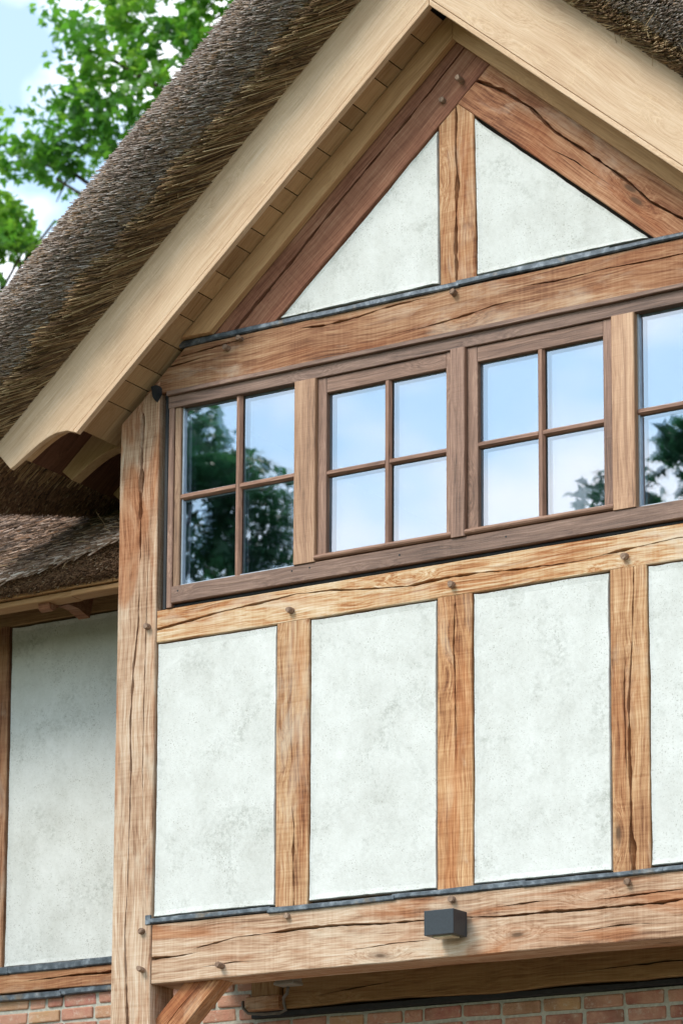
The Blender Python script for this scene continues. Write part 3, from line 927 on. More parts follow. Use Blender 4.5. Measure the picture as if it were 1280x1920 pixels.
# ------------------------------------------------------------------ under the jetty
brace = timber('brace', (-0.0, 0.045, 2.63), (0.7071, 0, 0.7071), (-0.7071, 0, 0.7071), 0.52, 0.15, 0.11, MAT['oak_tie'], house, k0=-1.0, k1=1.0, color=(1.3, 1.15, 1.0),
               cracks=[[(0.2, 0.5, 0.0), (0.5, 0.55, 0.003), (0.8, 0.5, 0.0)]])
timber('brace', (3.38, 0.155, 2.63), (-0.7071, 0, 0.7071), (0.7071, 0, 0.7071), 0.52, 0.15, 0.11, MAT['oak_tie'], house, k0=-1.0, k1=1.0, color=(1.3, 1.15, 1.0))
lint = hbeam('lintel_beam', 0.205, 3.7, 2.971, 3.150, WY - 0.055, 0.2, MAT['oak_dark'], house, wob=0.012,
             cracks=[[(0.05, 0.25, 0.0), (0.12, 0.4, 0.004), (0.2, 0.5, 0.0), (0.45, 0.3, 0.0), (0.6, 0.4, 0.005), (0.7, 0.35, 0.0)], [(0.35, 0.85, 0.0), (0.42, 0.86, 0.008), (0.5, 0.84, 0.004), (0.6, 0.8, 0.007), (0.66, 0.8, 0.0)]])
hbeam('lead_flashing', 0.0, 3.7, 2.934, 2.966, WY - 0.03, 0.05, MAT['black'], house, wob=0.006)
hbeam('beam_end', 0.004, 0.200, 2.968, 3.036, WY - 0.09, 0.2, MAT['oak_warm'], house, wob=0.004)
vpost('short_post', 0.028, 0.190, 3.038, 3.17, WY - 0.08, 0.14, MAT['oak_dark'], house)
js = 0.0
jet = poly_prism('jetty_soffit', [(-0.2, 3.176), (3.6, 3.176), (3.6, 3.19), (-0.2, 3.19)], 0.225, 0.99, MAT['void'], house)
x = -0.02
while x < 3.5:
    w = random.uniform(0.13, 0.19)
    timber('soffit_board', (x, 0.222, 3.155 + random.uniform(-0.004, 0.004)), Yv, X, 0.70, w - 0.006, 0.018, MAT['soffit'], jet, wob=0.001, color=(0.85, 0.8, 0.7))
    x += w

# ------------------------------------------------------------------ recessed left wing wall
vpost('wall_post', -1.86, -1.613, 3.17, 5.38, WY - 0.004, 0.15, MAT['oak_tie'], house, cracks=[[(0.1, 0.5, 0.0), (0.4, 0.45, 0.004), (0.8, 0.5, 0.0)]])
hbeam('wall_plate', -3.6, 0.03, 5.196, 5.40, WY - 0.006, 0.16, MAT['oak_dark'], house, wob=0.004)
hbeam('wall_sill', -3.6, -0.02, 3.176, 3.276, WY - 0.03, 0.16, MAT['oak_tie'], house, wob=0.005, color=(1.05, 0.95, 0.85),
      cracks=[[(0.6, 0.55, 0.0), (0.66, 0.6, 0.004), (0.7, 0.65, 0.008), (0.75, 0.62, 0.010), (0.78, 0.7, 0.004), (0.8, 0.62, 0.008), (0.84, 0.6, 0.003), (0.88, 0.6, 0.0)]])
flashing(-3.6, -0.02, 3.278, 3.316, WY - 0.042, 7)
flashing(-3.6, -0.02, 3.140, 3.1745, WY - 0.025, 6)
poly_prism('sheathing', [(-3.6, 3.15), (0.1, 3.15), (0.1, 5.4), (-3.6, 5.4)], WY + 0.06, WY + 0.1, MAT['void'], house)
panel(rect(-1.603, -0.02, 3.320, 5.190), WY + 0.004)
panel(rect(-3.1, -1.868, 3.320, 5.190), WY + 0.004)

# -- inner shell that closes the house behind the walls
poly_prism('inner_wall', [(-3.5, GZ), (3.8, GZ), (3.8, 3.19), (-3.5, 3.19)], WY + 0.222, WY + 0.30, MAT['void'], house)
poly_prism('inner_wall', [(-3.5, 3.192), (-0.1, 3.192), (-0.1, 5.3), (-3.5, 5.3)], WY + 0.11, WY + 0.18, MAT['void'], house)
# -- brick wall
bw = poly_prism('brick_wall', [(-3.6, GZ), (3.9, GZ), (3.9, 2.934), (-0.01, 2.934), (-0.01, 3.150), (-3.6, 3.150)], WY + 0.012, WY + 0.22, MAT['mortar'], house)
BM = [boxmesh('brick', 0.198 + d, 0.05, 0.060, 0.008, 2, 0.0035) for d in (0, 0.004, -0.006, 0.002, -0.003)] 
BH = [boxmesh('brick', 0.094 + d, 0.05, 0.060, 0.008, 2, 0.003) for d in (0, 0.003)]
for me in BM + BH:
    me.materials.append(MAT['brick'])
    for p in me.polygons:
        p.use_smooth = False
cells = []
row = 0
zt = 3.152
while zt - 0.0745 * row > GZ + 0.08:
    zc = zt - 0.0745 * (row + 0.5)
    x = -3.6 + (0.107 if row % 2 else 0.0) + random.uniform(-0.03, 0.03)
    while x < 3.8:
        half = random.random() < 0.16
        ln = 0.113 if half else 0.217
        xc = x + ln / 2
        if not (zc > 2.93 and x > -0.03):
            cells.append((xc + random.uniform(-0.003, 0.003), zc + random.uniform(-0.003, 0.003), half))
        x += ln
    row += 1
def seen(c):
    return (2.55 < c[1] and -2.0 < c[0] < 2.8)
vis = [c for c in cells if seen(c)][:300]
rest = [c for c in cells if c not in set(vis)]
for (xc, zc, half) in vis:
    me = random.choice(BH if half else BM)
    rot = Matrix.Rotation(random.uniform(-0.012, 0.012), 4, 'Y') @ Matrix.Rotation(random.choice([0, math.pi]), 4, 'Z')
    link('brick', me, None, bw, Matrix.Translation((xc, WY + 0.027 + random.uniform(-0.004, 0.004), zc)) @ rot)
bmr = bmesh.new()
for (xc, zc, half) in rest:
    lw_ = 0.098 if half else 0.203
    r = bmesh.ops.create_cube(bmr, size=1.0)
    for v in r['verts']:
        v.co = Vector((xc + v.co.x * lw_, WY + 0.027 + v.co.y * 0.05, zc + v.co.z * 0.063))
bre = bpy.data.meshes.new('bricks')
bmr.to_mesh(bre)
bmr.free()
link('bricks', bre, MAT['brick'], bw, Matrix.Identity(4), kind='stuff')

# -- eave of the left wing: fascia strips, rafter feet, boards
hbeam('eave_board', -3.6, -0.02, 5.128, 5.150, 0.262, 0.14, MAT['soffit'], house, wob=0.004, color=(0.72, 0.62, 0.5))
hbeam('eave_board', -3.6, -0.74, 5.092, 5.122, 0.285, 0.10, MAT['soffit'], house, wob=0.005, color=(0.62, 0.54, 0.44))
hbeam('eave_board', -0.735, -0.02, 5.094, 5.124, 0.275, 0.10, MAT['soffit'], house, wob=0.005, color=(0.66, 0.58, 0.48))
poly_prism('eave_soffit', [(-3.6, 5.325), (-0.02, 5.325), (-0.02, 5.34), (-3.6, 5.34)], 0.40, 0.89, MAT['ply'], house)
for xr in (-0.97, -1.77, -2.57):
    prof = [(0.30, 5.125), (0.315, 5.06), (0.34, 5.052), (0.40, 5.09), (0.47, 5.12), (0.56, 5.118), (0.66, 5.09), (0.72, 5.32), (0.42, 5.32)]
    vs = [(xr, p[0], p[1]) for p in prof] + [(xr + 0.07, p[0], p[1]) for p in prof]
    n = len(prof)
    fs = [tuple(range(n)), tuple(range(2 * n - 1, n - 1, -1))] + [((i + 1) % n, i, n + i, n + (i + 1) % n) for i in range(n)]
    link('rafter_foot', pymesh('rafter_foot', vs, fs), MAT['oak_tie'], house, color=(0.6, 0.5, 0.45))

# ------------------------------------------------------------------ thatch
roof = bpy.data.objects.new('thatched_roof', None)

def reeds(name, P, D, ln, rad, tone, mat, parent, label=None):
    """P bases (n,3), D unit directions, one three-sided stalk with a cut end each"""
    n = len(P)
    D = D / np.linalg.norm(D, axis=1, keepdims=True)
    ref = np.tile(np.array([[0.3, 0.2, 0.93]]), (n, 1))
    A = np.cross(D, ref)
    A /= np.linalg.norm(A, axis=1, keepdims=True)
    B = np.cross(D, A)
    ph = rng.uniform(0, 6.28, n)
    V = np.zeros((n, 6, 3))
    for k in range(3):
        a = ph + 2 * np.pi * k / 3
        off = (A * np.cos(a)[:, None] + B * np.sin(a)[:, None]) * rad[:, None]
        V[:, k] = P + off
        V[:, 3 + k] = P + D * ln[:, None] + off * 0.9
    base = (np.arange(n) * 6)[:, None]
    quads = np.concatenate([base + np.array([[0, 1, 4, 3]]), base + np.array([[1, 2, 5, 4]]), base + np.array([[2, 0, 3, 5]])])
    tris = base + np.array([[3, 4, 5]])
    tt = np.repeat(tone, 6)
    me = fastmesh(name, V.reshape(-1, 3), [quads, tris], tt)
    return link(name, me, mat, parent, kind='stuff', label=label)

def loft(name, rows, mat, parent, rough=0.0, label=None):
    """rows: list of polylines with the same count"""
    n, m = len(rows), len(rows[0])
    verts = []
    for r in rows:
        for p in r:
            v = Vector(p)
            if rough:
                v += Vector((mnoise.noise(v * 9), mnoise.noise(v * 9 + Vector((7, 0, 0))), mnoise.noise(v * 9 + Vector((0, 7, 0))))) * rough
            verts.append(v)
    faces = [(i * m + j, i * m + j + 1, (i + 1) * m + j + 1, (i + 1) * m + j) for i in range(n - 1) for j in range(m - 1)]
    return link(name, pymesh(name, verts, faces), mat, parent, label=label)

VERGE = [(-0.08, 0.335), (0.0, 0.352), (0.10, 0.388), (0.20, 0.435), (0.272, 0.487), (0.302, 0.545), (0.296, 0.61), (0.262, 0.668), (0.190, 0.712), (0.08, 0.742), (-0.2, 0.76), (-2.0, 0.765), (-4.5, 0.765)]
VQ = np.array([p[0] for p in VERGE[:11]])
VH = np.array([p[1] for p in VERGE[:11]])
VL = np.concatenate([[0], np.cumsum(np.hypot(np.diff(VQ), np.diff(VH)))])
def vpoint(t):
    """profile point and tangent at arc length t"""
    q = np.interp(t, VL, VQ)
    h = np.interp(t, VL, VH)
    e = 0.012
    tq = np.interp(t + e, VL, VQ) - np.interp(t - e, VL, VQ)
    th = np.interp(t + e, VL, VH) - np.interp(t - e, VL, VH)
    l = np.hypot(tq, th) + 1e-9
    return q, h, tq / l, th / l
S_END = 3.26
roofm = None
for side in (-1, 1):
    rows = []
    for s in np.linspace(-0.72, S_END, 60):
        row = []
        for (q, h) in VERGE:
            s2 = max(s, -h * SI / CO)
            p = along(side, s2, h + (0.012 if q > -0.05 and h < 0.5 else -0.012), YB - q + (0.018 if q > 0.2 else 0))
            row.append(p)
        rows.append(row)
    o = loft('thatched_roof' if roofm is None else 'thatch_slope', rows, MAT['thatch'], house if roofm is None else roofm, 0.008,
             label='weathered grey reed thatch with golden verge' if roofm is None else None)
    if roofm is None:
        roofm = o
    dvec = np.array([side * CO, 0, -SI])
    nvec = np.array([side * SI, 0, CO])
    yvec = np.array([0, -1.0, 0])
    ap = np.array([CX, YB, BA])
    def place(s, t, lift):
        q, h, tq, th = vpoint(t)
        # outward normal of the profile: rotate the tangent
        nq, nh = th, -tq
        q2, h2 = q + nq * lift, h + nh * lift
        pos = ap + dvec * s[:, None] + nvec * h2[:, None] + yvec * q2[:, None]
        tan = nvec * th[:, None] + yvec * tq[:, None]
        nor = nvec * nh[:, None] + yvec * nq[:, None]
        return pos, tan, nor
    # long golden stalks of the underside, running outward and downhill
    n = 26000
    s = rng.uniform(-0.5, S_END - 0.03, n)
    t = np.where(rng.uniform(0, 1, n) < 0.35, rng.uniform(0.0, 0.10, n), rng.uniform(0.05, 0.25, n))
    wav = 0.012 * np.sin(s * 7.0) + 0.014 * np.sin(s * 17.0 + 1.0) + 0.010 * np.sin(s * 41.0)
    pos, tan, nor = place(s, t, rng.uniform(-0.012, 0.006, n))
    fan = rng.normal(0.0, 0.045, n) + 0.05 * np.sin(s * 19.0) + 0.04 * np.sin(s * 47.0)
    dirv = dvec * (0.74 + fan)[:, None] + tan * (0.66 - fan)[:, None] + nor * rng.normal(0.02, 0.025, n)[:, None]
    ln = np.clip(0.265 + wav - t, 0.015, None) * rng.uniform(0.5, 1.15, n) / 0.72
    keep = (s > -h_lim) if False else (s + 0.0 > -0.35 * SI / CO)
    clump = np.sin(s * 60 + t * 20) * 0.12 + np.sin(s * 23.0) * 0.08
    tone = np.clip(rng.normal(0.52, 0.24, n) + clump, 0, 1)
    reeds('golden_reeds', pos[keep], dirv[keep], ln[keep], rng.uniform(0.0018, 0.0032, n)[keep], tone[keep], MAT['reed_gold'], roofm)
    # weathered cut ends of the verge face and shoulder
    n = 64000
    s = rng.uniform(-0.62, S_END + 0.02, n)
    t = rng.uniform(0.20, VL[9] + 0.05, n)
    wav = 0.012 * np.sin(s * 7.0) + 0.014 * np.sin(s * 17.0 + 1.0) + 0.010 * np.sin(s * 41.0)
    pos, tan, nor = place(s, t, rng.uniform(-0.020, 0.006, n))
    dirv = dvec * rng.normal(0.68, 0.07, n)[:, None] + yvec * rng.normal(0.64, 0.07, n)[:, None] + nvec * rng.normal(0.22, 0.07, n)[:, None]
    lo = t > 0.235 + wav + rng.normal(0, 0.012, n)
    hh = -(pos - ap) @ dvec * 0
    keep = lo & (s > -(np.interp(t, VL, VH)) * SI / CO + 0.0)
    patch = np.array([mnoise.noise(Vector((a * 3.1, b * 7.0, 2.0 + side))) for a, b in zip(s[::1], t[::1])])
    # fresher brown reed shows in the middle of the face, greyest at the shoulder
    up = np.clip((t - 0.24) / (VL[8] - 0.24), 0, 1)
    tone = rng.normal(0.42, 0.20, n) + 0.22 * up
    fresh = rng.uniform(0, 1, n) < np.clip(0.72 - up * 0.95 + patch * 0.8, 0.08, 0.85)
    tone = np.clip(tone, 0, 0.88)
    tone[fresh] = rng.uniform(0.91, 1.0, fresh.sum())
    reeds('weathered_reeds', pos[keep], dirv[keep], rng.uniform(0.028, 0.068, n)[keep], rng.uniform(0.0020, 0.0036, n)[keep], tone[keep], MAT['reed_grey'], roofm)
    # stray broken stalks
    n = 130
    s = rng.uniform(0, S_END, n)
    t = rng.uniform(0.1, VL[8], n)
    pos, tan, nor = place(s, t, np.full(n, 0.006))
    dirv = rng.normal(0, 1, (n, 3)) * 0.7 + dvec * 0.5 - np.array([0, 0, 0.5])
    reeds('stray_straws', pos, dirv, rng.uniform(0.03, 0.08, n), rng.uniform(0.0012, 0.002, n), rng.uniform(0.6, 1.0, n), MAT['reed_gold'], roofm)
    # eave end of this slope, butts facing downhill
    EAV = [(2.70, 0.335), (3.10, 0.335), (3.22, 0.355), (3.36, 0.40), (3.43, 0.47), (3.45, 0.55), (3.42, 0.64), (3.34, 0.71), (3.15, 0.755)]
    rows = []
    for y in np.linspace(YB + 0.05, 1.6, 40):
        rows.append([along(side, a - 0.012 - (0.30 * max(0.0, y - 0.12) if a > 2.75 else 0.0), b, y) for (a, b) in EAV])
    loft('thatch_eave', rows, MAT['thatch'], roofm, 0.012)
    ES = np.array([p[0] for p in EAV])
    EH = np.array([p[1] for p in EAV])
    EL = np.concatenate([[0], np.cumsum(np.hypot(np.diff(ES), np.diff(EH)))])
    # underside stalks
    n = 5000
    t = rng.uniform(0.0, 0.36, n)
    y = rng.uniform(YB + 0.02, 1.3, n)
    pos = np.array([ap]) + dvec * (np.interp(t, EL, ES) - 0.30 * np.clip(y - 0.12, 0, None))[:, None] + nvec * (np.interp(t, EL, EH) + rng.uniform(-0.012, 0.004, n))[:, None] + np.array([[0, 1.0, 0]]) * (y - YB)[:, None]
    dirv = dvec * 1.0 + np.array([0, 1.0, 0]) * rng.normal(-0.12, 0.07, n)[:, None] + nvec * rng.normal(-0.02, 0.03, n)[:, None]
    reeds('eave_underside_reeds', pos, dirv, rng.uniform(0.05, 0.12, n), rng.uniform(0.0022, 0.004, n), np.clip(rng.normal(0.5, 0.25, n), 0, 1), MAT['reed_gold'], roofm)
    n = 22000
    t = rng.uniform(0.38, EL[-1], n)
    y = rng.uniform(YB - 0.05, 1.3, n)
    pos = np.array([ap]) + dvec * (np.interp(t, EL, ES) - 0.02 - 0.30 * np.clip(y - 0.12, 0, None))[:, None] + nvec * np.interp(t, EL, EH)[:, None] + np.array([[0, 1.0, 0]]) * (y - YB)[:, None]
    dirv = dvec * 1.0 + np.array([0, 1.0, 0]) * rng.normal(-0.2, 0.2, n)[:, None] + nvec * rng.normal(-0.05, 0.2, n)[:, None]
    reeds('eave_butts', pos, dirv, rng.uniform(0.02, 0.05, n), rng.uniform(0.0024, 0.004, n), np.clip(rng.normal(0.45, 0.22, n), 0, 1), MAT['reed_butt'], roofm)

# -- roof of the left wing
def lipz(x):
    return 5.215 + 0.125 * np.clip((x + 1.25) / 0.95, 0, 1.3) ** 1.6
LIPY = 0.19
xs = np.linspace(-3.7, 0.02, 70)
rows = []
for x in xs:
    lz = float(lipz(x))
    r = [(x, 0.42, 5.148), (x, 0.28, 5.150), (x, 0.225, 5.165 + (lz - 5.22) * 0.3), (x, LIPY + 0.005, lz - 0.03), (x, LIPY, lz), (x, LIPY + 0.05, lz + 0.05)]
    for y in (0.35, 0.6, 1.0, 1.6, 2.3, 2.9):
        r.append((x, y, lz + 0.05 + (y - LIPY - 0.05) * 0.68))
    rr = r[-1]
    r += [(x, 3.15, rr[2] + 0.06), (x, 3.6, rr[2] - 0.3), (x, 5.6, rr[2] - 2.1)]
    rows.append(r)
loft('wing_roof', rows, MAT['thatch'], roofm, 0.012)
def wing_surface(x, y):
    lz = lipz(x)
    base = lz + 0.05 + (y - LIPY - 0.05) * 0.68
    near = lz + (y - LIPY) * 1.0
    return np.where(y < 0.24, near, base)
n = 40000
x = rng.uniform(-2.3, -0.05, n)
y = LIPY + rng.uniform(0, 1, n) ** 1.3 * 1.5
pos = np.stack([x, y, wing_surface(x, y) + rng.uniform(-0.012, 0.008, n)], 1)
dirv = np.stack([rng.normal(-0.68, 0.17, n), rng.normal(-0.55, 0.10, n), rng.normal(-0.40, 0.08, n)], 1)
edge = np.clip((0.30 - y) / 0.11, 0, 1)  # stalks turn paler towards the lip, a highlight painted into their tone
tone = np.clip(rng.normal(0.20, 0.12, n) + 0.55 * edge * rng.uniform(0.3, 1.2, n), 0, 0.88)
br = rng.uniform(0, 1, n) < 0.28 * (1 - edge)
tone[br] = rng.uniform(0.9, 1, br.sum())
reeds('wing_roof_reeds', pos, dirv, rng.uniform(0.04, 0.11, n), rng.uniform(0.0022, 0.0042, n), tone, MAT['reed_wing'], roofm)
n = 14000
x = rng.uniform(-1.75, -0.05, n)
k = rng.uniform(0, 1, n)
lz = lipz(x)
yy = np.interp(k, [0, 0.35, 1], [0.29, 0.225, LIPY])
zz = 5.152 + k ** 1.3 * (lz - 5.152)
pos = np.stack([x, yy + 0.012, zz], 1)
dirv = np.stack([rng.normal(-0.2, 0.3, n), rng.normal(-0.8, 0.2, n), rng.normal(-0.45, 0.3, n)], 1)
reeds('wing_eave_butts', pos, dirv, rng.uniform(0.015, 0.04, n), rng.uniform(0.0022, 0.0038, n), np.clip(rng.normal(0.42, 0.22, n), 0, 1), MAT['reed_butt'], roofm)
n = 60
x = rng.uniform(-1.4, -0.2, n)
y = LIPY + rng.uniform(0, 0.3, n)
pos = np.stack([x, y, wing_surface(x, y)], 1)
dirv = rng.normal(0, 1, (n, 3)) * 0.6 + np.array([-0.6, -0.6, -0.3])
reeds('stray_straws', pos, dirv, rng.uniform(0.05, 0.12, n), rng.uniform(0.0012, 0.002, n), rng.uniform(0.7, 1, n), MAT['reed_gold'], roofm)

# ------------------------------------------------------------------ wall lamp
lamp = bpy.data.objects.new('wall_lamp', None)
COL.objects.link(lamp)
lamp.location = (1.671, 0.0, 3.137)
lamp['label'] = 'small anthracite box wall lamp fixed to the lowest oak beam'
lamp['category'] = 'lamp'
def lchild(name, sx, sy, sz, loc, mat, bev):
    o = bpy.data.objects.new(name, boxmesh(name, sx, sy, sz, bev, 2))
    o.data.materials.append(mat)
    COL.objects.link(o)
    o.parent = lamp
    o.location = loc
    return o
lchild('housing', 0.152, 0.126, 0.114, (0, -0.084, 0), MAT['lamp'], 0.0025)
lchild('back_plate', 0.110, 0.0185, 0.09, (0, -0.0105, 0), MAT['lamp'], 0.001)
lchild('lens', 0.10, 0.07, 0.006, (0, -0.080, -0.0595), MAT['lens'], 0.001)

# ------------------------------------------------------------------ junction box with its cable
jb = bpy.data.objects.new('junction_box', None)
COL.objects.link(jb)
jb.location = (0.393, 0.60, 3.040)
jb['label'] = 'small grey plastic junction box under the jetty with a dangling cable'
jb['category'] = 'junction box'
def jchild(name, me, loc, mat):
    o = bpy.data.objects.new(name, me)
    me.materials.append(mat)
    COL.objects.link(o)
    o.parent = jb
    o.location = loc
    return o
jchild('housing', boxmesh('housing', 0.11, 0.08, 0.075, 0.005, 2), (0, 0, 0.052), MAT['box_grey'])
jchild('lid', boxmesh('lid', 0.118, 0.088, 0.016, 0.004, 2), (0, 0, 0.007), MAT['box_grey'])
c = tube('cable', [(-0.02, 0.03, 0.0), (-0.045, 0.06, -0.03), (-0.085, 0.09, -0.045), (-0.095, 0.11, -0.07), (-0.09, 0.12, -0.10), (-0.12, 0.11, -0.115), (-0.20, 0.09, -0.118), (-0.29, 0.085, -0.108), (-0.32, 0.085, -0.08), (-0.325, 0.09, -0.045)], 0.008, MAT['cable'], None, 8)
c.parent = jb

# ------------------------------------------------------------------ trees
LOBE = []
for k, (a, r) in enumerate([(-90, 0.28), (-55, 0.42), (-28, 0.62), (-5, 0.40), (18, 0.95), (42, 0.50), (66, 0.62), (90, 1.15), (114, 0.62), (138, 0.50), (162, 0.95), (185, 0.40), (208, 0.62), (235, 0.42)]):
    LOBE.append((r * math.cos(math.radians(a)), r * math.sin(math.radians(a))))
LOBE = np.array(LOBE) * 0.5
NL = len(LOBE)
def leaves(name, C, size, tone, mat, parent, updir=None):
    n = len(C)
    # leaf plane: normals mostly up, tips hanging outward
    nor = rng.normal(0, 0.55, (n, 3)) + np.array([0, 0, 0.75])
    nor /= np.linalg.norm(nor, axis=1, keepdims=True)
    t = rng.normal(0, 1, (n, 3)) - np.array([0, 0, 0.5])
    t -= nor * np.sum(t * nor, 1, keepdims=True)
    t /= np.linalg.norm(t, axis=1, keepdims=True)
    b = np.cross(nor, t)
    V = np.zeros((n, NL + 1, 3))
    V[:, 0] = C
    for k in range(NL):
        x, y = LOBE[k]
        droop = -0.18 * (x * x + y * y) * 2 + rng.normal(0, 0.04, n)
        V[:, k + 1] = C + (b * x + t * y + nor * droop[:, None]) * size[:, None]
    base = (np.arange(n) * (NL + 1))[:, None]
    tri = np.concatenate([base + np.array([[0, 1 + k, 1 + (k + 1) % NL]]) for k in range(NL)])
    me = fastmesh(name, V.reshape(-1, 3), [tri], np.repeat(tone, NL + 1))
    return link(name, me, mat, parent)

def in_poly(px, pz, poly):
    inside = np.zeros(len(px), bool)
    j = len(poly) - 1
    for i in range(len(poly)):
        xi, zi = poly[i]
        xj, zj = poly[j]
        c = ((zi > pz) != (zj > pz)) & (px < (xj - xi) * (pz - zi) / (zj - zi + 1e-12) + xi)
        inside ^= c
        j = i
    return inside

def tree(name, base, top, trunk_r, label, group, branch_ends):
    root = bpy.data.objects.new(name, None)
    COL.objects.link(root)
    root['label'] = label
    root['category'] = 'tree'
    root['group'] = group
    verts, faces = [], []
    def limb(pts, r0, r1, sides=7):
        b0 = len(verts)
        m = len(pts)
        for i, p in enumerate(pts):
            tdir = (pts[min(i + 1, m - 1)] - pts[max(i - 1, 0)]).normalized()
            a = tdir.cross(Vector((0.9, 0.3, 0.1))).normalized()
            b = tdir.cross(a)
            rr = r0 + (r1 - r0) * i / (m - 1)
            for k in range(sides):
                an = 2 * math.pi * k / sides
                verts.append(p + (a * math.cos(an) + b * math.sin(an)) * rr)
        for i in range(m - 1):
            for k in range(sides):
                q = (k + 1) % sides
                faces.append((b0 + i * sides + k, b0 + i * sides + q, b0 + (i + 1) * sides + q, b0 + (i + 1) * sides + k))
    bs, tp = Vector(base), Vector(top)
    trunk = []
    for i in range(9):
        t = i / 8
        trunk.append(bs.lerp(tp, t) + Vector((0.25 * math.sin(t * 5), 0.2 * math.sin(t * 4 + 1), 0)) * t)
    limb(trunk, trunk_r, trunk_r * 0.15, 10)
    for e in branch_ends:
        e = Vector(e)
        t = min(0.92, max(0.3, (e.z - bs.z) / (tp.z - bs.z) - 0.16))
        st = trunk[int(t * 8)]
        pts = []
        for i in range(7):
            u = i / 6
            q = st.lerp(e, u)
            q += Vector((random.uniform(-1, 1), random.uniform(-1, 1), random.uniform(-0.5, 1))) * 0.10 * (e - st).length * 0.35 * math.sin(u * math.pi)
            q.z += 0.12 * (e - st).length * math.sin(u * math.pi)
            pts.append(q)
        r0 = trunk_r * 0.16 * min(1.0, (e - st).length / 3)
        limb(pts, r0, 0.012, 6)
        for i in (3, 4, 5):
            tw = pts[i] + Vector((random.uniform(-1, 1), random.uniform(-1, 1), random.uniform(-0.4, 0.8))) * 0.5
            limb([pts[i], pts[i].lerp(tw, 0.5) + Vector((0, 0, 0.05)), tw], r0 * 0.25 + 0.006, 0.005, 5)
    me = pymesh('trunk', verts, faces)
    for p in me.polygons:
        p.use_smooth = True
    link('trunk', me, MAT['bark'], root)
    return root

def clump_noise(C, f, seed):
    return np.array([mnoise.noise(Vector((c[0] * f + seed, c[1] * f, c[2] * f))) for c in C])

def ellipsoid(n, c, r, shell=0.35):
    v = rng.normal(0, 1, (n, 3))
    v /= np.linalg.norm(v, axis=1, keepdims=True)
    u = (shell + (1 - shell) * rng.uniform(0, 1, n)) ** 0.6
    return np.array(c) + v * u[:, None] * np.array(r)

# tree behind the roof: a broad crown whose lower left boughs show past the thatch
T1 = [(-8.18, 14.5), (-8.11, 14.16), (-8.26, 13.89), (-8.28, 13.6), (-8.09, 13.5), (-8.09, 13.34), (-8.57, 13.45), (-8.76, 13.36), (-8.91, 13.26), (-9.24, 13.17), (-9.23, 12.87), (-8.71, 12.78), (-8.57, 12.59), (-8.39, 12.66), (-8.2, 12.59), (-7.89, 12.81), (-7.67, 12.6), (-7.33, 12.4), (-6.8, 12.5), (-6.3, 12.9), (-5.9, 13.3), (-5.4, 13.9), (-5.4, 14.5)]
T1S = [(-8.47, 14.46), (-8.27, 14.39), (-8.2, 14.18), (-8.3, 14.01), (-8.43, 14.13)]
def bough(poly, n, y, spread, thr, f, seed):
    P_ = np.array(poly)
    lo, hi = P_.min(0), P_.max(0)
    x = rng.uniform(lo[0], hi[0], n * 5)
    z = rng.uniform(lo[1], hi[1], n * 5)
    ok = in_poly(x, z, poly)
    x, z = x[ok], z[ok]
    C = np.stack([x, y + rng.normal(0, spread, len(x)), z], 1)
    ok = clump_noise(C * np.array([1, 0.5, 1]), f, seed) > thr
    return C[ok][:n]
t1 = tree('broadleaf_tree', (-4.6, 10.2, GZ), (-5.2, 10.3, 17.5), 0.32, 'green maple-like tree standing behind the thatched roof', 'trees beyond the house',
          [(-8.1, 10.0, 13.9), (-8.9, 10.1, 13.0), (-7.6, 9.8, 12.7), (-7.0, 10.4, 14.3), (-6.2, 9.6, 13.3), (-6.6, 10.5, 16.2), (-3.6, 10.2, 15.5), (-4.2, 9.0, 16.6), (-3.0, 11, 14.4), (-8.35, 10.0, 12.62)])
C = np.concatenate([bough(T1, 4400, 10.0, 0.24, -0.10, 3.6, 3.0), bough(T1S, 45, 10.0, 0.2, -0.5, 3.0, 1.0), ellipsoid(7000, (-4.2, 10.6, 17.3), (2.9, 2.2, 2.4))])
ok = ~((C[:, 0] < -6.4) & (C[:, 2] < 16.6) & (C[:, 2] > 14.6) & (clump_noise(C, 2.0, 9.0) < 0.0))
C = C[ok]
tone = np.clip(0.5 + 0.55 * clump_noise(C, 1.6, 5.0) + rng.normal(0, 0.16, len(C)), 0, 1)
leaves('crown', C, rng.uniform(0.10, 0.18, len(C)), tone, MAT['leaf'], t1)
T2 = [(-9.29, 12.72), (-8.86, 12.57), (-8.76, 12.36), (-8.82, 12.24), (-8.63, 12.17), (-8.49, 11.96), (-8.68, 11.81), (-8.81, 11.94), (-8.87, 11.74), (-8.99, 11.55), (-9.24, 11.39)]
T2S = [(-8.5, 12.23), (-8.41, 12.31), (-8.25, 12.25), (-8.23, 12.12), (-8.4, 12.07)]
t2 = tree('broadleaf_tree', (-11.4, 10.4, GZ), (-11.2, 10.2, 13.6), 0.25, 'yellow-green tree at the left edge, low beside the thatch', 'trees beyond the house',
          [(-9.0, 10.0, 12.2), (-8.7, 10.0, 12.0), (-8.35, 10.0, 12.2), (-12.6, 10.4, 12.4), (-11.4, 9.0, 13.0), (-10.4, 11, 12.6), (-9.2, 10.2, 11.5)])
C = np.concatenate([bough(T2, 800, 10.0, 0.2, -0.25, 3.0, 8.0), bough(T2S, 26, 10.4, 0.2, -0.5, 3.0, 1.0), ellipsoid(4500, (-12.3, 10.4, 11.9), (2.0, 2.0, 2.2))])
tone = np.clip(0.66 + 0.5 * clump_noise(C, 1.6, 15.0) + rng.normal(0, 0.15, len(C)), 0, 1)
leaves('crown', C, rng.uniform(0.11, 0.19, len(C)), tone, MAT['leaf'], t2)

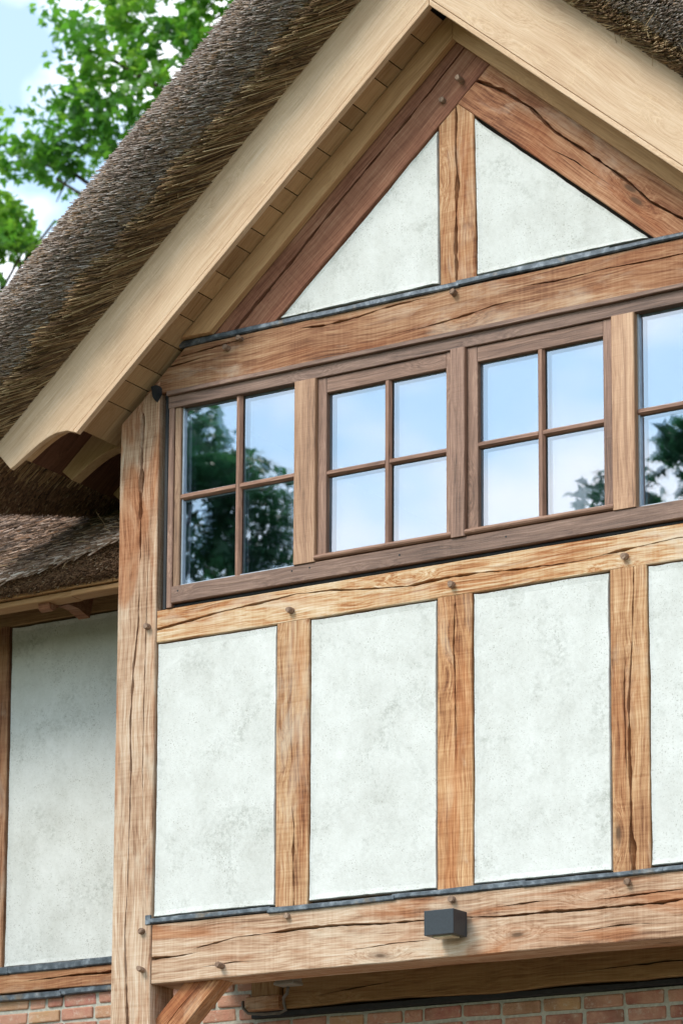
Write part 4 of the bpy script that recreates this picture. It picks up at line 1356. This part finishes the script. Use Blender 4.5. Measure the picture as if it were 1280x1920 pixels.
# trees in the garden before the house: seen as reflections in the window panes
def garden_tree(name, base, top, r, label, blobs, nleaf, ends, thr, seed):
    t = tree(name, base, top, r, label, 'garden trees before the house', ends)
    parts = [ellipsoid(int(nleaf * w), c, rr, 0.15) for (c, rr, w) in blobs]
    C = np.concatenate(parts)
    C = C[clump_noise(C, 1.5, seed) > thr]
    tone = np.clip(0.3 + 0.6 * clump_noise(C, 1.3, seed + 3) + rng.normal(0, 0.15, len(C)), 0, 1)
    leaves('crown', C, rng.uniform(0.14, 0.24, len(C)), tone, MAT['leaf_dark'], t)
garden_tree('broadleaf_tree', (-8.9, -12.3, GZ), (-8.8, -12.2, 10.9), 0.28, 'tall garden tree mirrored in the leftmost window',
            [((-8.6, -12.2, 9.3), (1.5, 1.6, 1.8), 1.3), ((-7.75, -12.2, 9.6), (0.72, 0.9, 0.85), 0.24), ((-8.3, -12.2, 10.4), (0.8, 0.9, 0.6), 0.12), ((-9.4, -12.2, 7.2), (2.0, 2.0, 1.6), 0.4)], 5200,
            [(-7.5, -12.2, 9.4), (-8.2, -12.1, 10.4), (-9.8, -12.3, 9.6), (-7.6, -12.4, 8.2), (-9.6, -11.4, 8.4)], -0.06, 21.0)
garden_tree('broadleaf_tree', (-2.3, -12.3, GZ), (-2.4, -12.1, 9.7), 0.24, 'round-headed garden tree mirrored low in the right windows',
            [((-2.2, -12.1, 8.2), (1.75, 1.5, 1.7), 0.8), ((-3.6, -12.1, 9.1), (0.45, 0.6, 0.45), 0.06), ((-2.7, -12.1, 9.6), (0.5, 0.6, 0.35), 0.06)], 5200,
            [(-3.7, -12.1, 9.3), (-2.9, -12.0, 9.7), (-1.2, -12.2, 9.0), (-3.2, -11.6, 8.2)], -0.12, 33.0)

garden_tree('broadleaf_tree', (-4.5, -2.8, GZ), (-4.4, -2.7, 7.6), 0.2, 'unseen bushy tree added to shade the recessed left wing wall',  # added out of view, only to shade the wing wall
            [((-4.4, -2.7, 5.4), (1.6, 1.5, 2.5), 1.0)], 4200,
            [(-5.4, -2.7, 5.6), (-3.6, -2.6, 5.2), (-4.4, -3.6, 6.2), (-4.6, -2.0, 6.8)], -0.1, 55.0)
